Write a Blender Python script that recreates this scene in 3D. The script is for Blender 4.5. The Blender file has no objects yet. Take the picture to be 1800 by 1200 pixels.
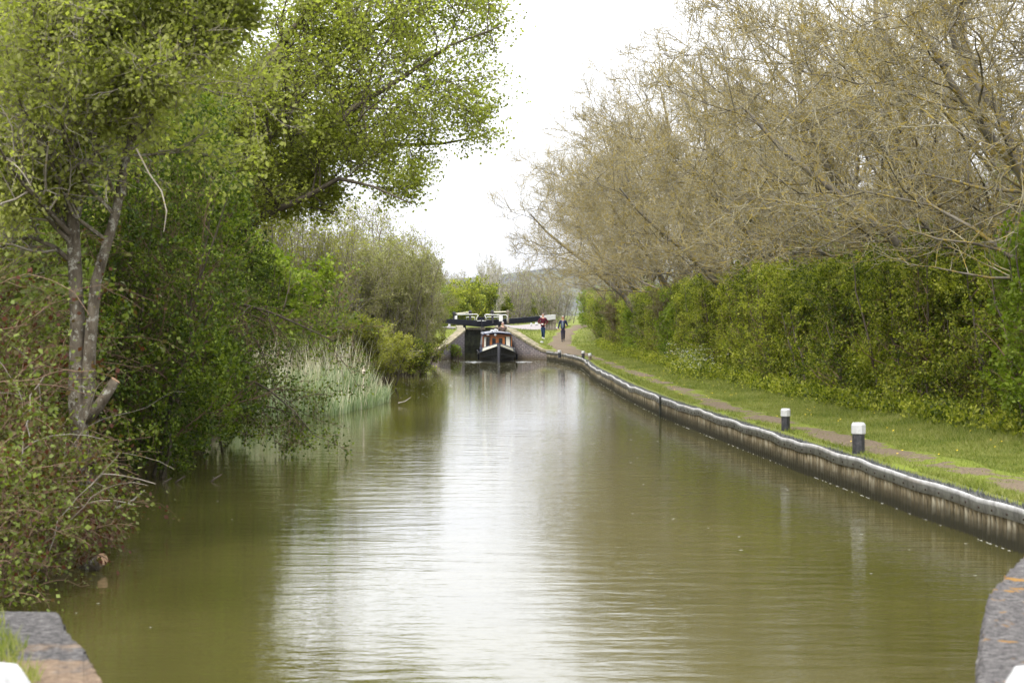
import bpy, bmesh, math, random
import numpy as np
from mathutils import Vector, Matrix

# ------------------------------------------------------------------ camera, sky, sun, exposure
scene = bpy.context.scene
COL = scene.collection
F = 3400.0            # focal length in photo pixels (photo is 1800 wide)
EYE = 2.7             # eye height above the canal water (z = 0)
HOR = 551.0           # photo row of the horizon
cam_d = bpy.data.cameras.new("camera")
cam = bpy.data.objects.new("camera", cam_d); COL.objects.link(cam)
cam.location = (0, 0, EYE); cam.rotation_euler = (math.radians(90), 0, 0)
cam_d.sensor_width = 36.0; cam_d.lens = F / 1800 * 36.0
cam_d.shift_y = -(600 - HOR) / 1800
cam_d.clip_start = 0.1; cam_d.clip_end = 9000
cam_d.dof.use_dof = True; cam_d.dof.focus_distance = 105; cam_d.dof.aperture_fstop = 5.0
scene.camera = cam

SUN_EL, SUN_AZ = math.radians(52), math.radians(215)     # azimuth measured clockwise from +Y
world = bpy.data.worlds.new("World"); scene.world = world; world.use_nodes = True
wn = world.node_tree.nodes; wl = world.node_tree.links; wn.clear()
wo = wn.new('ShaderNodeOutputWorld'); bg = wn.new('ShaderNodeBackground')
sky = wn.new('ShaderNodeTexSky'); sky.sky_type = 'NISHITA'; sky.sun_disc = False
sky.sun_elevation = SUN_EL; sky.sun_rotation = SUN_AZ
sky.air_density = 1.0; sky.dust_density = 4.0; sky.ozone_density = 1.0
cl = wn.new('ShaderNodeTexNoise'); cl.inputs['Scale'].default_value = 2.0; cl.inputs['Detail'].default_value = 4
tc = wn.new('ShaderNodeTexCoord'); mp = wn.new('ShaderNodeMapping'); mp.inputs['Scale'].default_value = (1, 1, 4)
wl.new(tc.outputs['Generated'], mp.inputs['Vector']); wl.new(mp.outputs[0], cl.inputs['Vector'])
cr = wn.new('ShaderNodeValToRGB')
cr.color_ramp.elements[0].position = .3; cr.color_ramp.elements[0].color = (7.9, 8.1, 8.5, 1)
cr.color_ramp.elements[1].position = .7; cr.color_ramp.elements[1].color = (9.6, 9.7, 9.9, 1)
wl.new(cl.outputs['Fac'], cr.inputs[0])
sx_ = wn.new('ShaderNodeSeparateXYZ'); wl.new(tc.outputs['Generated'], sx_.inputs[0])     # overcast sky: dimmer at the horizon, brightest overhead
gr_ = wn.new('ShaderNodeValToRGB'); wl.new(sx_.outputs['Z'], gr_.inputs[0])
for i_, (p_, v_) in enumerate(((0, .41), (.17, .93), (.5, 1.12), (1, 1.3))):
    el_ = gr_.color_ramp.elements[i_] if i_ < 2 else gr_.color_ramp.elements.new(p_)
    el_.position = p_; el_.color = (v_, v_, v_ * 1.015, 1)
for el_, (p_, v_) in zip(gr_.color_ramp.elements, ((0, .41), (.17, .93), (.5, 1.12), (1, 1.3))): el_.position = p_; el_.color = (v_, v_, v_ * 1.015, 1)
mg = wn.new('ShaderNodeMix'); mg.data_type = 'RGBA'; mg.blend_type = 'MULTIPLY'; mg.inputs[0].default_value = 1
wl.new(cr.outputs[0], mg.inputs[6]); wl.new(gr_.outputs[0], mg.inputs[7])
mx = wn.new('ShaderNodeMix'); mx.data_type = 'RGBA'; mx.inputs[0].default_value = 0.95   # cloud cover over the blue
wl.new(sky.outputs[0], mx.inputs[6]); wl.new(mg.outputs[2], mx.inputs[7])
wl.new(mx.outputs[2], bg.inputs[0]); bg.inputs[1].default_value = 0.10
wl.new(bg.outputs[0], wo.inputs[0])
sd = bpy.data.lights.new("sun", 'SUN'); sd.energy = 1.5; sd.angle = math.radians(18); sd.color = (1, .96, .9)
sun = bpy.data.objects.new("sun", sd); COL.objects.link(sun)
sv = Vector((math.sin(SUN_AZ) * math.cos(SUN_EL), math.cos(SUN_AZ) * math.cos(SUN_EL), math.sin(SUN_EL)))
sun.rotation_euler = sv.to_track_quat('Z', 'Y').to_euler()
scene.view_settings.view_transform = 'Standard'; scene.view_settings.look = 'None'
scene.view_settings.gamma = 1.0; scene.view_settings.exposure = 1.5
scene.render.engine = 'CYCLES'
scene.cycles.max_bounces = 6; scene.cycles.diffuse_bounces = 3; scene.cycles.transmission_bounces = 3

# ------------------------------------------------------------------ helpers
def at(px, py, Y):
    """photo pixel at distance Y -> world point"""
    return Vector(((px - 900) / F * Y, Y, EYE - (py - HOR) / F * Y))

def tag(o, label=None, cat=None, group=None, kind=None):
    if label: o['label'] = label
    if cat: o['category'] = cat
    if group: o['group'] = group
    if kind: o['kind'] = kind
    return o

def empty(name, loc=(0, 0, 0), rz=0, label=None, cat=None, group=None):
    o = bpy.data.objects.new(name, None); COL.objects.link(o)
    o.empty_display_size = .2
    o.location = loc; o.rotation_euler = (0, 0, rz)
    return tag(o, label, cat, group)

def link(name, me, mat, parent=None, smooth=False):
    o = bpy.data.objects.new(name, me); COL.objects.link(o)
    if mat is not None and len(me.materials) == 0: me.materials.append(mat)
    if parent: o.parent = parent
    if smooth: me.polygons.foreach_set('use_smooth', [True] * len(me.polygons))
    return o

def np_mesh(name, V, Fq, attrs=None, smooth=False):
    """V (n,3), Fq (m,k) k = 3 or 4"""
    me = bpy.data.meshes.new(name)
    V = np.ascontiguousarray(V, dtype=np.float32); Fq = np.ascontiguousarray(Fq, dtype=np.int32)
    m, k = Fq.shape
    me.vertices.add(len(V)); me.vertices.foreach_set('co', V.ravel())
    me.loops.add(m * k); me.loops.foreach_set('vertex_index', Fq.ravel())
    me.polygons.add(m); me.polygons.foreach_set('loop_start', np.arange(m, dtype=np.int32) * k)
    if smooth: me.polygons.foreach_set('use_smooth', np.ones(m, dtype=bool))
    me.update(calc_edges=True)
    if attrs:
        for an, av in attrs.items():
            a = me.attributes.new(an, 'FLOAT', 'POINT'); a.data.foreach_set('value', np.ascontiguousarray(av, dtype=np.float32))
    return me

def rng_(s): return np.random.default_rng(s)
def nrm(v): return v / np.maximum(np.linalg.norm(v, axis=-1, keepdims=True), 1e-9)

def box(bm, x0, x1, y0, y1, z0, z1, M=None):
    vs = [bm.verts.new((x, y, z)) for z in (z0, z1) for y in (y0, y1) for x in (x0, x1)]
    for f in ((0, 2, 3, 1), (4, 5, 7, 6), (0, 1, 5, 4), (2, 6, 7, 3), (0, 4, 6, 2), (1, 3, 7, 5)):
        bm.faces.new([vs[i] for i in f])
    if M is not None: bmesh.ops.transform(bm, matrix=M, verts=vs)
    return vs

def rod(bm, pts, r, n=8, caps=True):
    """tube along pts; r scalar or list"""
    pts = [Vector(p) for p in pts]; rr = r if isinstance(r, (list, tuple)) else [r] * len(pts)
    rings = []
    for i, p in enumerate(pts):
        t = (pts[min(i + 1, len(pts) - 1)] - pts[max(i - 1, 0)]).normalized()
        a = Vector((0, 0, 1)) if abs(t.z) < .9 else Vector((1, 0, 0))
        u = t.cross(a).normalized(); v = t.cross(u).normalized()
        rings.append([bm.verts.new(p + (u * math.cos(2 * math.pi * k / n) + v * math.sin(2 * math.pi * k / n)) * rr[i]) for k in range(n)])
    for a, b in zip(rings, rings[1:]):
        for k in range(n): bm.faces.new((a[k], a[(k + 1) % n], b[(k + 1) % n], b[k]))
    if caps:
        bm.faces.new(rings[0][::-1]); bm.faces.new(rings[-1])

def lathe(bm, prof, c=(0, 0, 0), n=16):
    c = Vector(c); rings = []
    for r, z in prof:
        rings.append([bm.verts.new(c + Vector((r * math.cos(2 * math.pi * k / n), r * math.sin(2 * math.pi * k / n), z))) for k in range(n)])
    for a, b in zip(rings, rings[1:]):
        for k in range(n): bm.faces.new((a[k], a[(k + 1) % n], b[(k + 1) % n], b[k]))
    bm.faces.new(rings[0][::-1]); bm.faces.new(rings[-1])

def bobj(name, bm, mat, parent=None, smooth=False, bevel=0):
    if bevel: bmesh.ops.bevel(bm, geom=list(bm.edges), offset=bevel, segments=2, affect='EDGES', profile=.6)
    bmesh.ops.recalc_face_normals(bm, faces=bm.faces)
    me = bpy.data.meshes.new(name); bm.to_mesh(me); bm.free()
    return link(name, me, mat, parent, smooth)

# ------------------------------------------------------------------ materials
def mat_new(name):
    m = bpy.data.materials.new(name); m.use_nodes = True
    nt = m.node_tree; nt.nodes.clear()
    out = nt.nodes.new('ShaderNodeOutputMaterial')
    return m, nt, out

def N(nt, t, **kw):
    n = nt.nodes.new(t)
    for k, v in kw.items(): setattr(n, k, v)
    return n

def noise(nt, scale, detail=4, vec=None, rough=.6, mapscale=None):
    n = N(nt, 'ShaderNodeTexNoise'); n.inputs['Scale'].default_value = scale
    n.inputs['Detail'].default_value = detail; n.inputs['Roughness'].default_value = rough
    if vec is not None:
        if mapscale:
            mpn = N(nt, 'ShaderNodeMapping'); mpn.inputs['Scale'].default_value = mapscale
            nt.links.new(vec, mpn.inputs[0]); vec = mpn.outputs[0]
        nt.links.new(vec, n.inputs['Vector'])
    return n.outputs['Fac']

def ramp(nt, fac, stops, interp='LINEAR'):
    r = N(nt, 'ShaderNodeValToRGB'); r.color_ramp.interpolation = interp
    e = r.color_ramp.elements
    while len(e) < len(stops): e.new(.5)
    for el, (p, c) in zip(e, stops):
        el.position = p; el.color = (*c, 1) if len(c) == 3 else c
    nt.links.new(fac, r.inputs[0]); return r.outputs[0]

def mixc(nt, fac, a, b, blend='MIX'):
    m = N(nt, 'ShaderNodeMix'); m.data_type = 'RGBA'; m.blend_type = blend
    for i, v in ((0, fac), (6, a), (7, b)):
        if isinstance(v, (int, float)): m.inputs[i].default_value = v
        elif isinstance(v, tuple): m.inputs[i].default_value = (*v, 1) if len(v) == 3 else v
        else: nt.links.new(v, m.inputs[i])
    return m.outputs[2]

def gray(v): return (v, v, v)

def geo(nt): return N(nt, 'ShaderNodeNewGeometry').outputs['Position']
def objc(nt): return N(nt, 'ShaderNodeTexCoord').outputs['Object']

def surf(nt, out, col, rough=.7, spec=.3, bump=None, bstr=.3, bdist=.01, metal=0):
    p = N(nt, 'ShaderNodeBsdfPrincipled')
    if isinstance(col, tuple): p.inputs['Base Color'].default_value = (*col, 1)
    else: nt.links.new(col, p.inputs['Base Color'])
    if isinstance(rough, (int, float)): p.inputs['Roughness'].default_value = rough
    else: nt.links.new(rough, p.inputs['Roughness'])
    p.inputs['Specular IOR Level'].default_value = spec; p.inputs['Metallic'].default_value = metal
    if bump is not None:
        b = N(nt, 'ShaderNodeBump'); b.inputs['Strength'].default_value = bstr; b.inputs['Distance'].default_value = bdist
        nt.links.new(bump, b.inputs['Height']); nt.links.new(b.outputs[0], p.inputs['Normal'])
    nt.links.new(p.outputs[0], out.inputs[0]); return p

def simple(name, c, rough=.6, var=.25, scale=6, spec=.3, c2=None, bump=.2, bdist=.01, metal=0):
    m, nt, out = mat_new(name)
    v = objc(nt); f = noise(nt, scale, 5, v)
    c2 = c2 or tuple(x * (1 - var) for x in c)
    col = ramp(nt, f, [(.35, c2), (.65, c)])
    surf(nt, out, col, rough, spec, f, bump, bdist, metal); return m

def leaf_mat(name, cols, trans=.35, rough=.55, clump=.6):
    m, nt, out = mat_new(name)
    a = N(nt, 'ShaderNodeAttribute'); a.attribute_name = 'rnd'
    st = [(i / (len(cols) - 1), c) for i, c in enumerate(cols)]
    cn = noise(nt, clump, 3, geo(nt))
    ad = N(nt, 'ShaderNodeMath', operation='MULTIPLY_ADD'); nt.links.new(cn, ad.inputs[0]); ad.inputs[1].default_value = 2.2; ad.inputs[2].default_value = -1.1
    oi = N(nt, 'ShaderNodeObjectInfo'); o2 = N(nt, 'ShaderNodeMath', operation='MULTIPLY_ADD'); nt.links.new(oi.outputs['Random'], o2.inputs[0]); o2.inputs[1].default_value = .3; nt.links.new(ad.outputs[0], o2.inputs[2]); o3 = N(nt, 'ShaderNodeMath', operation='SUBTRACT'); nt.links.new(o2.outputs[0], o3.inputs[0]); o3.inputs[1].default_value = .15; ad = o3
    s = N(nt, 'ShaderNodeMath', operation='ADD', use_clamp=True); nt.links.new(a.outputs['Fac'], s.inputs[0]); nt.links.new(ad.outputs[0], s.inputs[1])
    col = ramp(nt, s.outputs[0], st)
    p = N(nt, 'ShaderNodeBsdfPrincipled'); nt.links.new(col, p.inputs['Base Color'])
    p.inputs['Roughness'].default_value = rough; p.inputs['Specular IOR Level'].default_value = .25
    t = N(nt, 'ShaderNodeBsdfTranslucent')
    tcx = mixc(nt, 1.0, col, (1.35, 1.5, .55), 'MULTIPLY'); nt.links.new(tcx, t.inputs[0])
    ms = N(nt, 'ShaderNodeMixShader'); ms.inputs[0].default_value = trans
    nt.links.new(p.outputs[0], ms.inputs[1]); nt.links.new(t.outputs[0], ms.inputs[2]); nt.links.new(ms.outputs[0], out.inputs[0])
    return m

def bark_mat(name, c1, c2, c3=None, lichen=0., scale=3):
    m, nt, out = mat_new(name)
    g = geo(nt); f = noise(nt, scale, 5, g, .65, (1, 1, .4))
    col = ramp(nt, f, [(.3, c1), (.7, c2)])
    if lichen:
        f2 = noise(nt, 14.0 if 'grey' in name else 6.0, 5, g, .75)
        mk = ramp(nt, f2, [(.62 - lichen * .25, gray(0)), (.68 - lichen * .25, gray(1))])
        col = mixc(nt, mk, col, c3)
    surf(nt, out, col, .85, .15, f, .5, .01); return m

M = {}
M['bark_grey'] = bark_mat('bark_grey', (.035, .026, .017), (.16, .135, .10), (.26, .25, .21), .3, 11)
M['bark_dark'] = bark_mat('bark_dark', (.05, .04, .028), (.13, .11, .08))
M['bark_lichen'] = bark_mat('bark_lichen', (.055, .047, .035), (.20, .18, .145), (.24, .18, .04), .4)
M['twig_lichen'] = bark_mat('twig_lichen', (.12, .105, .065), (.37, .345, .25), (.28, .215, .045), .52)
M['twig_grey'] = bark_mat('twig_grey', (.15, .13, .105), (.31, .28, .235), (.24, .19, .06), .25)
M['twig_pale'] = bark_mat('twig_pale', (.24, .22, .18), (.46, .43, .37))
M['twig_brown'] = bark_mat('twig_brown', (.10, .065, .04), (.22, .15, .10))
M['birch'] = bark_mat('birch', (.35, .33, .28), (.62, .6, .55))
M['leaf_light'] = leaf_mat('leaf_light', [(.16, .175, .04), (.27, .285, .08), (.38, .385, .15)], .58)
M['leaf_syc'] = leaf_mat('leaf_syc', [(.15, .165, .03), (.28, .30, .06), (.40, .405, .14)], .65)
M['leaf_dark'] = leaf_mat('leaf_dark', [(.030, .050, .006), (.075, .115, .010), (.18, .23, .022)], .33, .55, .9)
M['leaf_hedge'] = leaf_mat('leaf_hedge', [(.040, .060, .007), (.15, .178, .014), (.33, .335, .05)], .42, .55, .9)
M['leaf_bright'] = leaf_mat('leaf_bright', [(.085, .13, .010), (.15, .20, .018), (.24, .29, .045)], .45)
M['leaf_olive'] = leaf_mat('leaf_olive', [(.14, .135, .055), (.21, .205, .08), (.30, .30, .13)], .45)
M['leaf_yellow'] = leaf_mat('leaf_yellow', [(.13, .135, .022), (.21, .215, .035), (.31, .30, .07)], .45)
M['leaf_brown'] = leaf_mat('leaf_brown', [(.085, .06, .03), (.13, .11, .05), (.14, .155, .05)], .3)
M['leaf_bramble'] = leaf_mat('leaf_bramble', [(.09, .03, .018), (.09, .09, .02), (.12, .155, .028), (.20, .24, .05)], .35)
M['leaf_willow'] = leaf_mat('leaf_willow', [(.11, .15, .03), (.18, .225, .055), (.28, .31, .12)], .45)

# ------------------------------------------------------------------ plant growth (all vectorised)
def polyline(r, P0, D0, L, nseg, wander, up, pull):
    n = len(P0); P = np.zeros((n, nseg + 1, 3)); P[:, 0] = P0; d = nrm(D0.copy())
    for i in range(nseg):
        d = d + r.normal(0, wander, (n, 3)); d[:, 2] += up
        if pull is not None: d = d + np.asarray(pull)
        d = nrm(d); P[:, i + 1] = P[:, i] + d * (L / nseg)[:, None]
    return P

def taper(R0, nseg, end=.35):
    t = np.linspace(0, 1, nseg + 1)
    return R0[:, None] * (1 - (1 - end) * t[None, :])

def children(r, P, R, L, sp, env=None):
    """sp: n, ang, len, rad, t0, nseg, wander, up, pull"""
    nb, K = P.shape[:2]; m = sp['n']
    idx = np.repeat(np.arange(nb), m); n = len(idx)
    t = sp.get('t0', .25) + (1 - sp.get('t0', .25)) * ((np.tile(np.arange(m), nb) + r.random(n)) / m)
    x = np.clip(t, 0, .999) * (K - 1); k = x.astype(int); f = (x - k)[:, None]
    A = P[idx, k]; B = P[idx, k + 1]; pos = A * (1 - f) + B * f; par = nrm(B - A)
    rad = R[idx, k] * (1 - f[:, 0]) + R[idx, k + 1] * f[:, 0]
    rv = nrm(r.normal(0, 1, (n, 3))); perp = nrm(np.cross(par, rv))
    ang = np.radians(sp['ang'] + r.normal(0, sp.get('angv', 12), n))[:, None]
    d = par * np.cos(ang) + perp * np.sin(ang)
    Lc = L[idx] * sp['len'] * (1.15 - .6 * t) * r.uniform(.6, 1.3, n)
    if 'lmax' in sp: Lc = np.minimum(Lc, sp['lmax'] * r.uniform(.6, 1.2, n))
    Rc = np.maximum(rad * sp['rad'], sp.get('rmin', .003))
    if env is not None:
        keep = env(pos + d * Lc[:, None] * .7, r)
        pos, d, Lc, Rc = pos[keep], d[keep], Lc[keep], Rc[keep]
    Pc = polyline(r, pos, d, Lc, sp['nseg'], sp.get('wander', .15), sp.get('up', 0), sp.get('pull'))
    if 'zmin' in sp:
        ok = Pc[:, -1, 2] > sp['zmin'] * r.uniform(.85, 1.15, len(Pc)); Pc, Rc, Lc = Pc[ok], Rc[ok], Lc[ok]
    return Pc, taper(Rc, sp['nseg'], sp.get('end', .4 if sp.get('rmin', 0) and sp['rmin'] < .009 else .12)), Lc

def tubes(P, R, sides):
    nb, K = P.shape[:2]
    T = np.zeros_like(P); T[:, 1:-1] = P[:, 2:] - P[:, :-2]; T[:, 0] = P[:, 1] - P[:, 0]; T[:, -1] = P[:, -1] - P[:, -2]
    T = nrm(T); ref = np.where(np.abs(T[:, :1, 2:3]) < .8, np.array([0, 0, 1.]), np.array([1., 0, 0]))
    U = nrm(np.cross(T, np.broadcast_to(ref, T.shape))); W = np.cross(T, U)
    a = np.arange(sides) * 2 * np.pi / sides
    V = P[:, :, None] + (U[:, :, None] * np.cos(a)[None, None, :, None] + W[:, :, None] * np.sin(a)[None, None, :, None]) * R[:, :, None, None]
    b = np.arange(nb)[:, None, None] * K * sides; k = np.arange(K - 1)[None, :, None] * sides; s = np.arange(sides)[None, None, :]
    s2 = (s + 1) % sides
    Fq = np.stack(np.broadcast_arrays(b + k + s, b + k + s2, b + k + sides + s2, b + k + sides + s), -1).reshape(-1, 4)
    return V.reshape(-1, 3), Fq

def merge(parts):
    Vs, Fs, o = [], [], 0
    for V, Fq in parts:
        Vs.append(V); Fs.append(Fq + o); o += len(V)
    return np.concatenate(Vs), np.concatenate(Fs)

def leaves_at(r, pos, size, elong=1.5, dirs=None, flat=.5):
    """diamond leaves folded a little along the rib"""
    n = len(pos); d = nrm(r.normal(0, 1, (n, 3)) if dirs is None else dirs + r.normal(0, .5, (n, 3)))
    up = nrm(r.normal(0, 1, (n, 3)) * (1 - flat) + np.array([0, 0, 1.]) * flat + 1e-4)
    side = nrm(np.cross(d, up)); nn = np.cross(side, d)
    s = (size * r.uniform(.6, 1.35, n))[:, None]
    b = pos; tip = pos + d * s * elong; mid = pos + d * s * elong * .45
    l = mid + side * s * .5 + nn * s * .12; q = mid - side * s * .5 + nn * s * .12
    V = np.stack([b, l, tip, q], 1).reshape(-1, 3)
    Fq = np.arange(n * 4).reshape(-1, 4)
    return V, Fq, np.repeat(r.random(n), 4)

def points_on(r, P, n, jitter):
    nb, K = P.shape[:2]; idx = r.integers(0, nb, n); x = (r.random(n) ** .8) * (K - 1.001); k = x.astype(int); f = (x - k)[:, None]
    A = P[idx, k]; B = P[idx, k + 1]
    return A * (1 - f) + B * f + r.normal(0, jitter, (n, 3)), nrm(B - A)

def ell(*E):
    """envelope: union of ellipsoids (cx,cy,cz,rx,ry,rz), soft edge"""
    E = np.array(E, float)
    def f(p, r):
        d = np.min([np.sum(((p - e[:3]) / e[3:]) ** 2, 1) for e in E], 0)
        return d < r.uniform(.75, 1.15, len(p))
    return f

def trunk0(pls):
    """list of polylines [(x,y,z,r),...] resampled to 9 points"""
    P, R, L = [], [], []
    for pl in pls:
        a = np.array(pl, float); seg = np.r_[0, np.cumsum(np.linalg.norm(np.diff(a[:, :3], axis=0), axis=1))]
        t = np.linspace(0, seg[-1], 9)
        P.append(np.stack([np.interp(t, seg, a[:, i]) for i in range(3)], 1)); R.append(np.interp(t, seg, a[:, 3])); L.append(seg[-1])
    P = np.array(P); rr = rng_(len(pls)); P[:, 1:-1] += rr.normal(0, .012, P[:, 1:-1].shape) * np.array(L)[:, None, None] * .6
    return P, np.array(R), np.array(L)

def plant(name, seed, pls, specs, env, bark, twigmat=None, leaf=None, nleaf=0, lsize=.06, ljit=.05, elong=1.5,
          thick_levels=2, crown_name='crown', flat=.4, leaf_levels=2, sides=(7, 5, 4, 3, 3, 3)):
    """returns list of (partname, mesh, material, sub)"""
    r = rng_(seed)
    P, R, L = trunk0(pls); lv = [(P, R)]
    for sp in specs:
        P, R, L = children(r, P, R, L, sp, env)
        lv.append((P, R))
    out = []
    V, Fq = merge([tubes(a, b, sides[i]) for i, (a, b) in enumerate(lv[:thick_levels])])
    out.append(('trunk', np_mesh(name + '_trunk', V, Fq, smooth=True), bark))
    rest = [tubes(a, b, sides[i + thick_levels]) for i, (a, b) in enumerate(lv[thick_levels:]) if len(a)]
    if rest:
        V, Fq = merge(rest); out.append(('branches' if leaf else 'crown', np_mesh(name + '_twigs', V, Fq), twigmat or bark))
    if leaf and nleaf:
        ls = [x for x in lv[-leaf_levels:] if len(x[0])]; tot = []
        for i, (a, _) in enumerate(ls):
            q = int(nleaf * (.75 if i == len(ls) - 1 else .25 / max(1, len(ls) - 1))) if len(ls) > 1 else nleaf
            p, d = points_on(r, a, q, ljit); tot.append(leaves_at(r, p, lsize, elong, d, flat))
        o = 0; Vs, Fs, As = [], [], []
        for V, Fq, A in tot: Vs.append(V); Fs.append(Fq + o); As.append(A); o += len(V)
        out.append(('foliage' if rest else 'crown', np_mesh(name + '_leaves', np.concatenate(Vs), np.concatenate(Fs), {'rnd': np.concatenate(As)}), leaf))
    return out

def put(name, parts, loc, label, cat, group=None, rz=0, sc=(1, 1, 1)):
    """first use or a repeat: an empty with one child per part, meshes shared"""
    root = empty(name, loc, rz, label, cat, group); root.scale = sc
    for pn, me, mt in parts:
        o = bpy.data.objects.new(pn, me); COL.objects.link(o); o.parent = root
        if len(me.materials) == 0: me.materials.append(mt)
    return root

# ------------------------------------------------------------------ terrain
def interp(y, pts):
    a = np.array(pts, float); return np.interp(y, a[:, 0], a[:, 1])
R_EDGE = [(-60, 1.3), (5, 1.75), (8.65, 2.45), (11.4, 3.3), (13.5, 4.1), (17, 6.2), (21.8, 5.74), (29.7, 5.2), (39.2, 4.6), (50, 3.95), (62, 3.62), (80.5, 3.42),
          (95, 3.5), (104, 3.1), (109, 2.6), (113, 2.05), (114.4, 1.3), (117, -.1), (132, -.65), (150, -1.2), (152, -2.2), (4000, -2.2)]
L_EDGE = [(-60, -2.8), (10.6, -2.9), (11, -3.2), (14, -5.2), (18, -4.8), (21.7, -4.5), (25, -5.6), (30, -6.5), (38, -6.2), (47, -6.7), (52, -7.2), (60, -6.6),
          (70, -5.6), (80, -5.1), (101, -4.35), (112.5, -4.75), (113.2, -4.2), (117, -2.95), (132, -3.35), (150, -3.9), (152, -2.3), (4000, -2.3)]

R_EDGE = [(y, x + (.13 if 16 < y < 113.2 else 0)) for y, x in R_EDGE]
def ground_z(x, y):
    x = np.asarray(x, float); y = np.asarray(y, float)
    re, le = interp(y, R_EDGE), interp(y, L_EDGE); mid = (re + le) / 2
    dR = x - re; dL = le - x
    zr = interp(y, [(-60, 1.0), (15, 1.0), (17.5, .5), (100, .5), (113, .55), (120, .62), (125, .75), (129, 1.0), (134, 1.5), (146, 1.56), (170, 1.6), (400, 1.6)])
    near_lock = interp(y, [(-60, 0), (113, 0), (117.5, 1), (4000, 1)])
    zr = zr + near_lock * np.clip((1.7 - zr), 0, 2) * np.clip(1 - dR / 2.3, 0, 1)
    zr = zr + .12 * np.clip((dR - 2.2) / 2, 0, 1) + .35 * np.clip((dR - 6) / 20, 0, 1)
    zl = interp(y, [(-60, 1.0), (10.5, 1.0), (12, .25), (20, .25), (112, .35), (113, .55), (117.5, 1.68), (128, 1.7), (146, 1.6), (4000, 1.6)])
    zl = zl + interp(y, [(-60, 0), (11, 0), (14, .75), (105, .75), (116, .1), (4000, 0)]) * np.clip(dL / 3.5, 0, 1)
    z = np.where(x > mid, zr, zl)
    z = z + .035 * np.sin(x * 1.3 + y * .31) * np.sin(y * .7 - x * .4) * np.clip(np.minimum(np.abs(dR), np.abs(dL)) / 1.0, 0, 1)
    far = np.clip((y - 260) / 400, 0, 1); z = z * (1 - far) + 1.0 * far
    return z

ys = np.r_[np.arange(-60, 8, 6), np.arange(8, 24, .5), np.arange(24, 60, 1.), np.arange(60, 112, 1.6), np.arange(112, 120, .5), np.arange(120, 152, 1), np.arange(152, 200, 6), [230, 280, 350, 500, 800, 1500, 4500]]
offs = np.array([0, .25, .5, .8, 1.1, 1.5, 1.9, 2.3, 2.8, 3.4, 4.2, 5.2, 6.5, 8, 11, 15, 22, 35, 60, 120, 400, 2500])
rows = []
for y in ys:
    re, le = float(interp(y, R_EDGE)), float(interp(y, L_EDGE))
    xl = le - offs[::-1]; zl = ground_z(xl, np.full(len(xl), y))
    if 11.5 < y < 112.5: zl[-1] = -.15
    xr = re + offs; zr = ground_z(xr, np.full(len(xr), y))
    bz = -1.3 if y < 150 else 1.5
    row = [(a, y, b) for a, b in zip(xl, zl)] + [(le + .02, y, bz), (re - .02, y, bz)] + [(a, y, b) for a, b in zip(xr, zr)]
    rows.append(row)
nc = len(rows[0]); V = np.array(rows).reshape(-1, 3)
ii = np.arange(len(rows) - 1)[:, None] * nc + np.arange(nc - 1)[None, :]
Fq = np.stack([ii, ii + 1, ii + nc + 1, ii + nc], -1).reshape(-1, 4)
# bare soil on the shaded left bank and beneath the hedge
HEDGE_X = [(-60, 9.2), (32, 8.7), (36, 8.4), (44, 7.7), (51, 7.1), (72, 6.4), (117, 5.5), (157, 5.1), (300, 5)]
soil = np.clip((V[:, 0] - interp(V[:, 1], HEDGE_X) - .2) / .6, 0, 1) * (V[:, 1] < 165)
soil = np.maximum(soil, (V[:, 0] < 0) * (V[:, 1] > 11.2) * (V[:, 1] < 104) * .85)
m, nt, out = mat_new('grass_ground')
g = geo(nt)
f1 = noise(nt, .55, 5, g); f2 = noise(nt, 6, 5, g, .7); f3 = noise(nt, 40, 3, g)
c = ramp(nt, f1, [(.3, (.10, .13, .014)), (.5, (.145, .18, .022)), (.72, (.19, .20, .05))])
c = mixc(nt, ramp(nt, f2, [(.4, gray(0)), (.7, gray(.7))]), c, (.19, .165, .07))
c = mixc(nt, ramp(nt, f3, [(.35, gray(.5)), (.6, gray(0))]), c, (.06, .09, .012))
sa = N(nt, 'ShaderNodeAttribute'); sa.attribute_name = 'soil'
c = mixc(nt, sa.outputs['Fac'], c, ramp(nt, f2, [(.3, (.045, .032, .018)), (.7, (.10, .075, .045))]))
surf(nt, out, c, .9, .1, f3, .8, .04); M['grass'] = m
tag(link('ground', np_mesh('ground', V, Fq, {'soil': soil}, True), M['grass']), kind='structure')

# dirt towpath, ribbon 2 cm above the turf with a ragged edge
PATH = [(14, 7.6, .55), (20, 7.1, .5), (24.7, 6.5, .45), (29, 6.05, .42), (34.5, 5.7, .4), (44.3, 5.0, .38), (54, 4.82, .34), (64, 4.72, .32), (78, 4.35, .3), (88, 4.2, .35), (98, 3.98, .3),
        (103, 3.6, .55), (108, 3.35, .7), (116, 3.15, .75), (121, 2.95, .7), (126, 3.15, .66), (131, 3.6, .62), (137, 4.4, .6), (143, 5.0, .6), (149, 5.3, .6), (156, 5.4, .5)]
pa = np.array(PATH); yy = np.arange(14, 156, .25)
rr = rng_(5); wl_ = np.interp(yy, pa[:, 0], pa[:, 2]); cx_ = np.interp(yy, pa[:, 0], pa[:, 1])
def smooth_noise(r, n, k): return np.convolve(r.normal(0, 1, n + 2 * k), np.hanning(2 * k + 1) / np.hanning(2 * k + 1).sum(), 'valid') * k ** .5
wl_ = wl_ * np.where(yy < 98, 1.25, 1.0)
el, er = wl_ * (1 + .25 * smooth_noise(rr, len(yy), 4)), wl_ * (1 + .25 * smooth_noise(rr, len(yy), 4))
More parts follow.
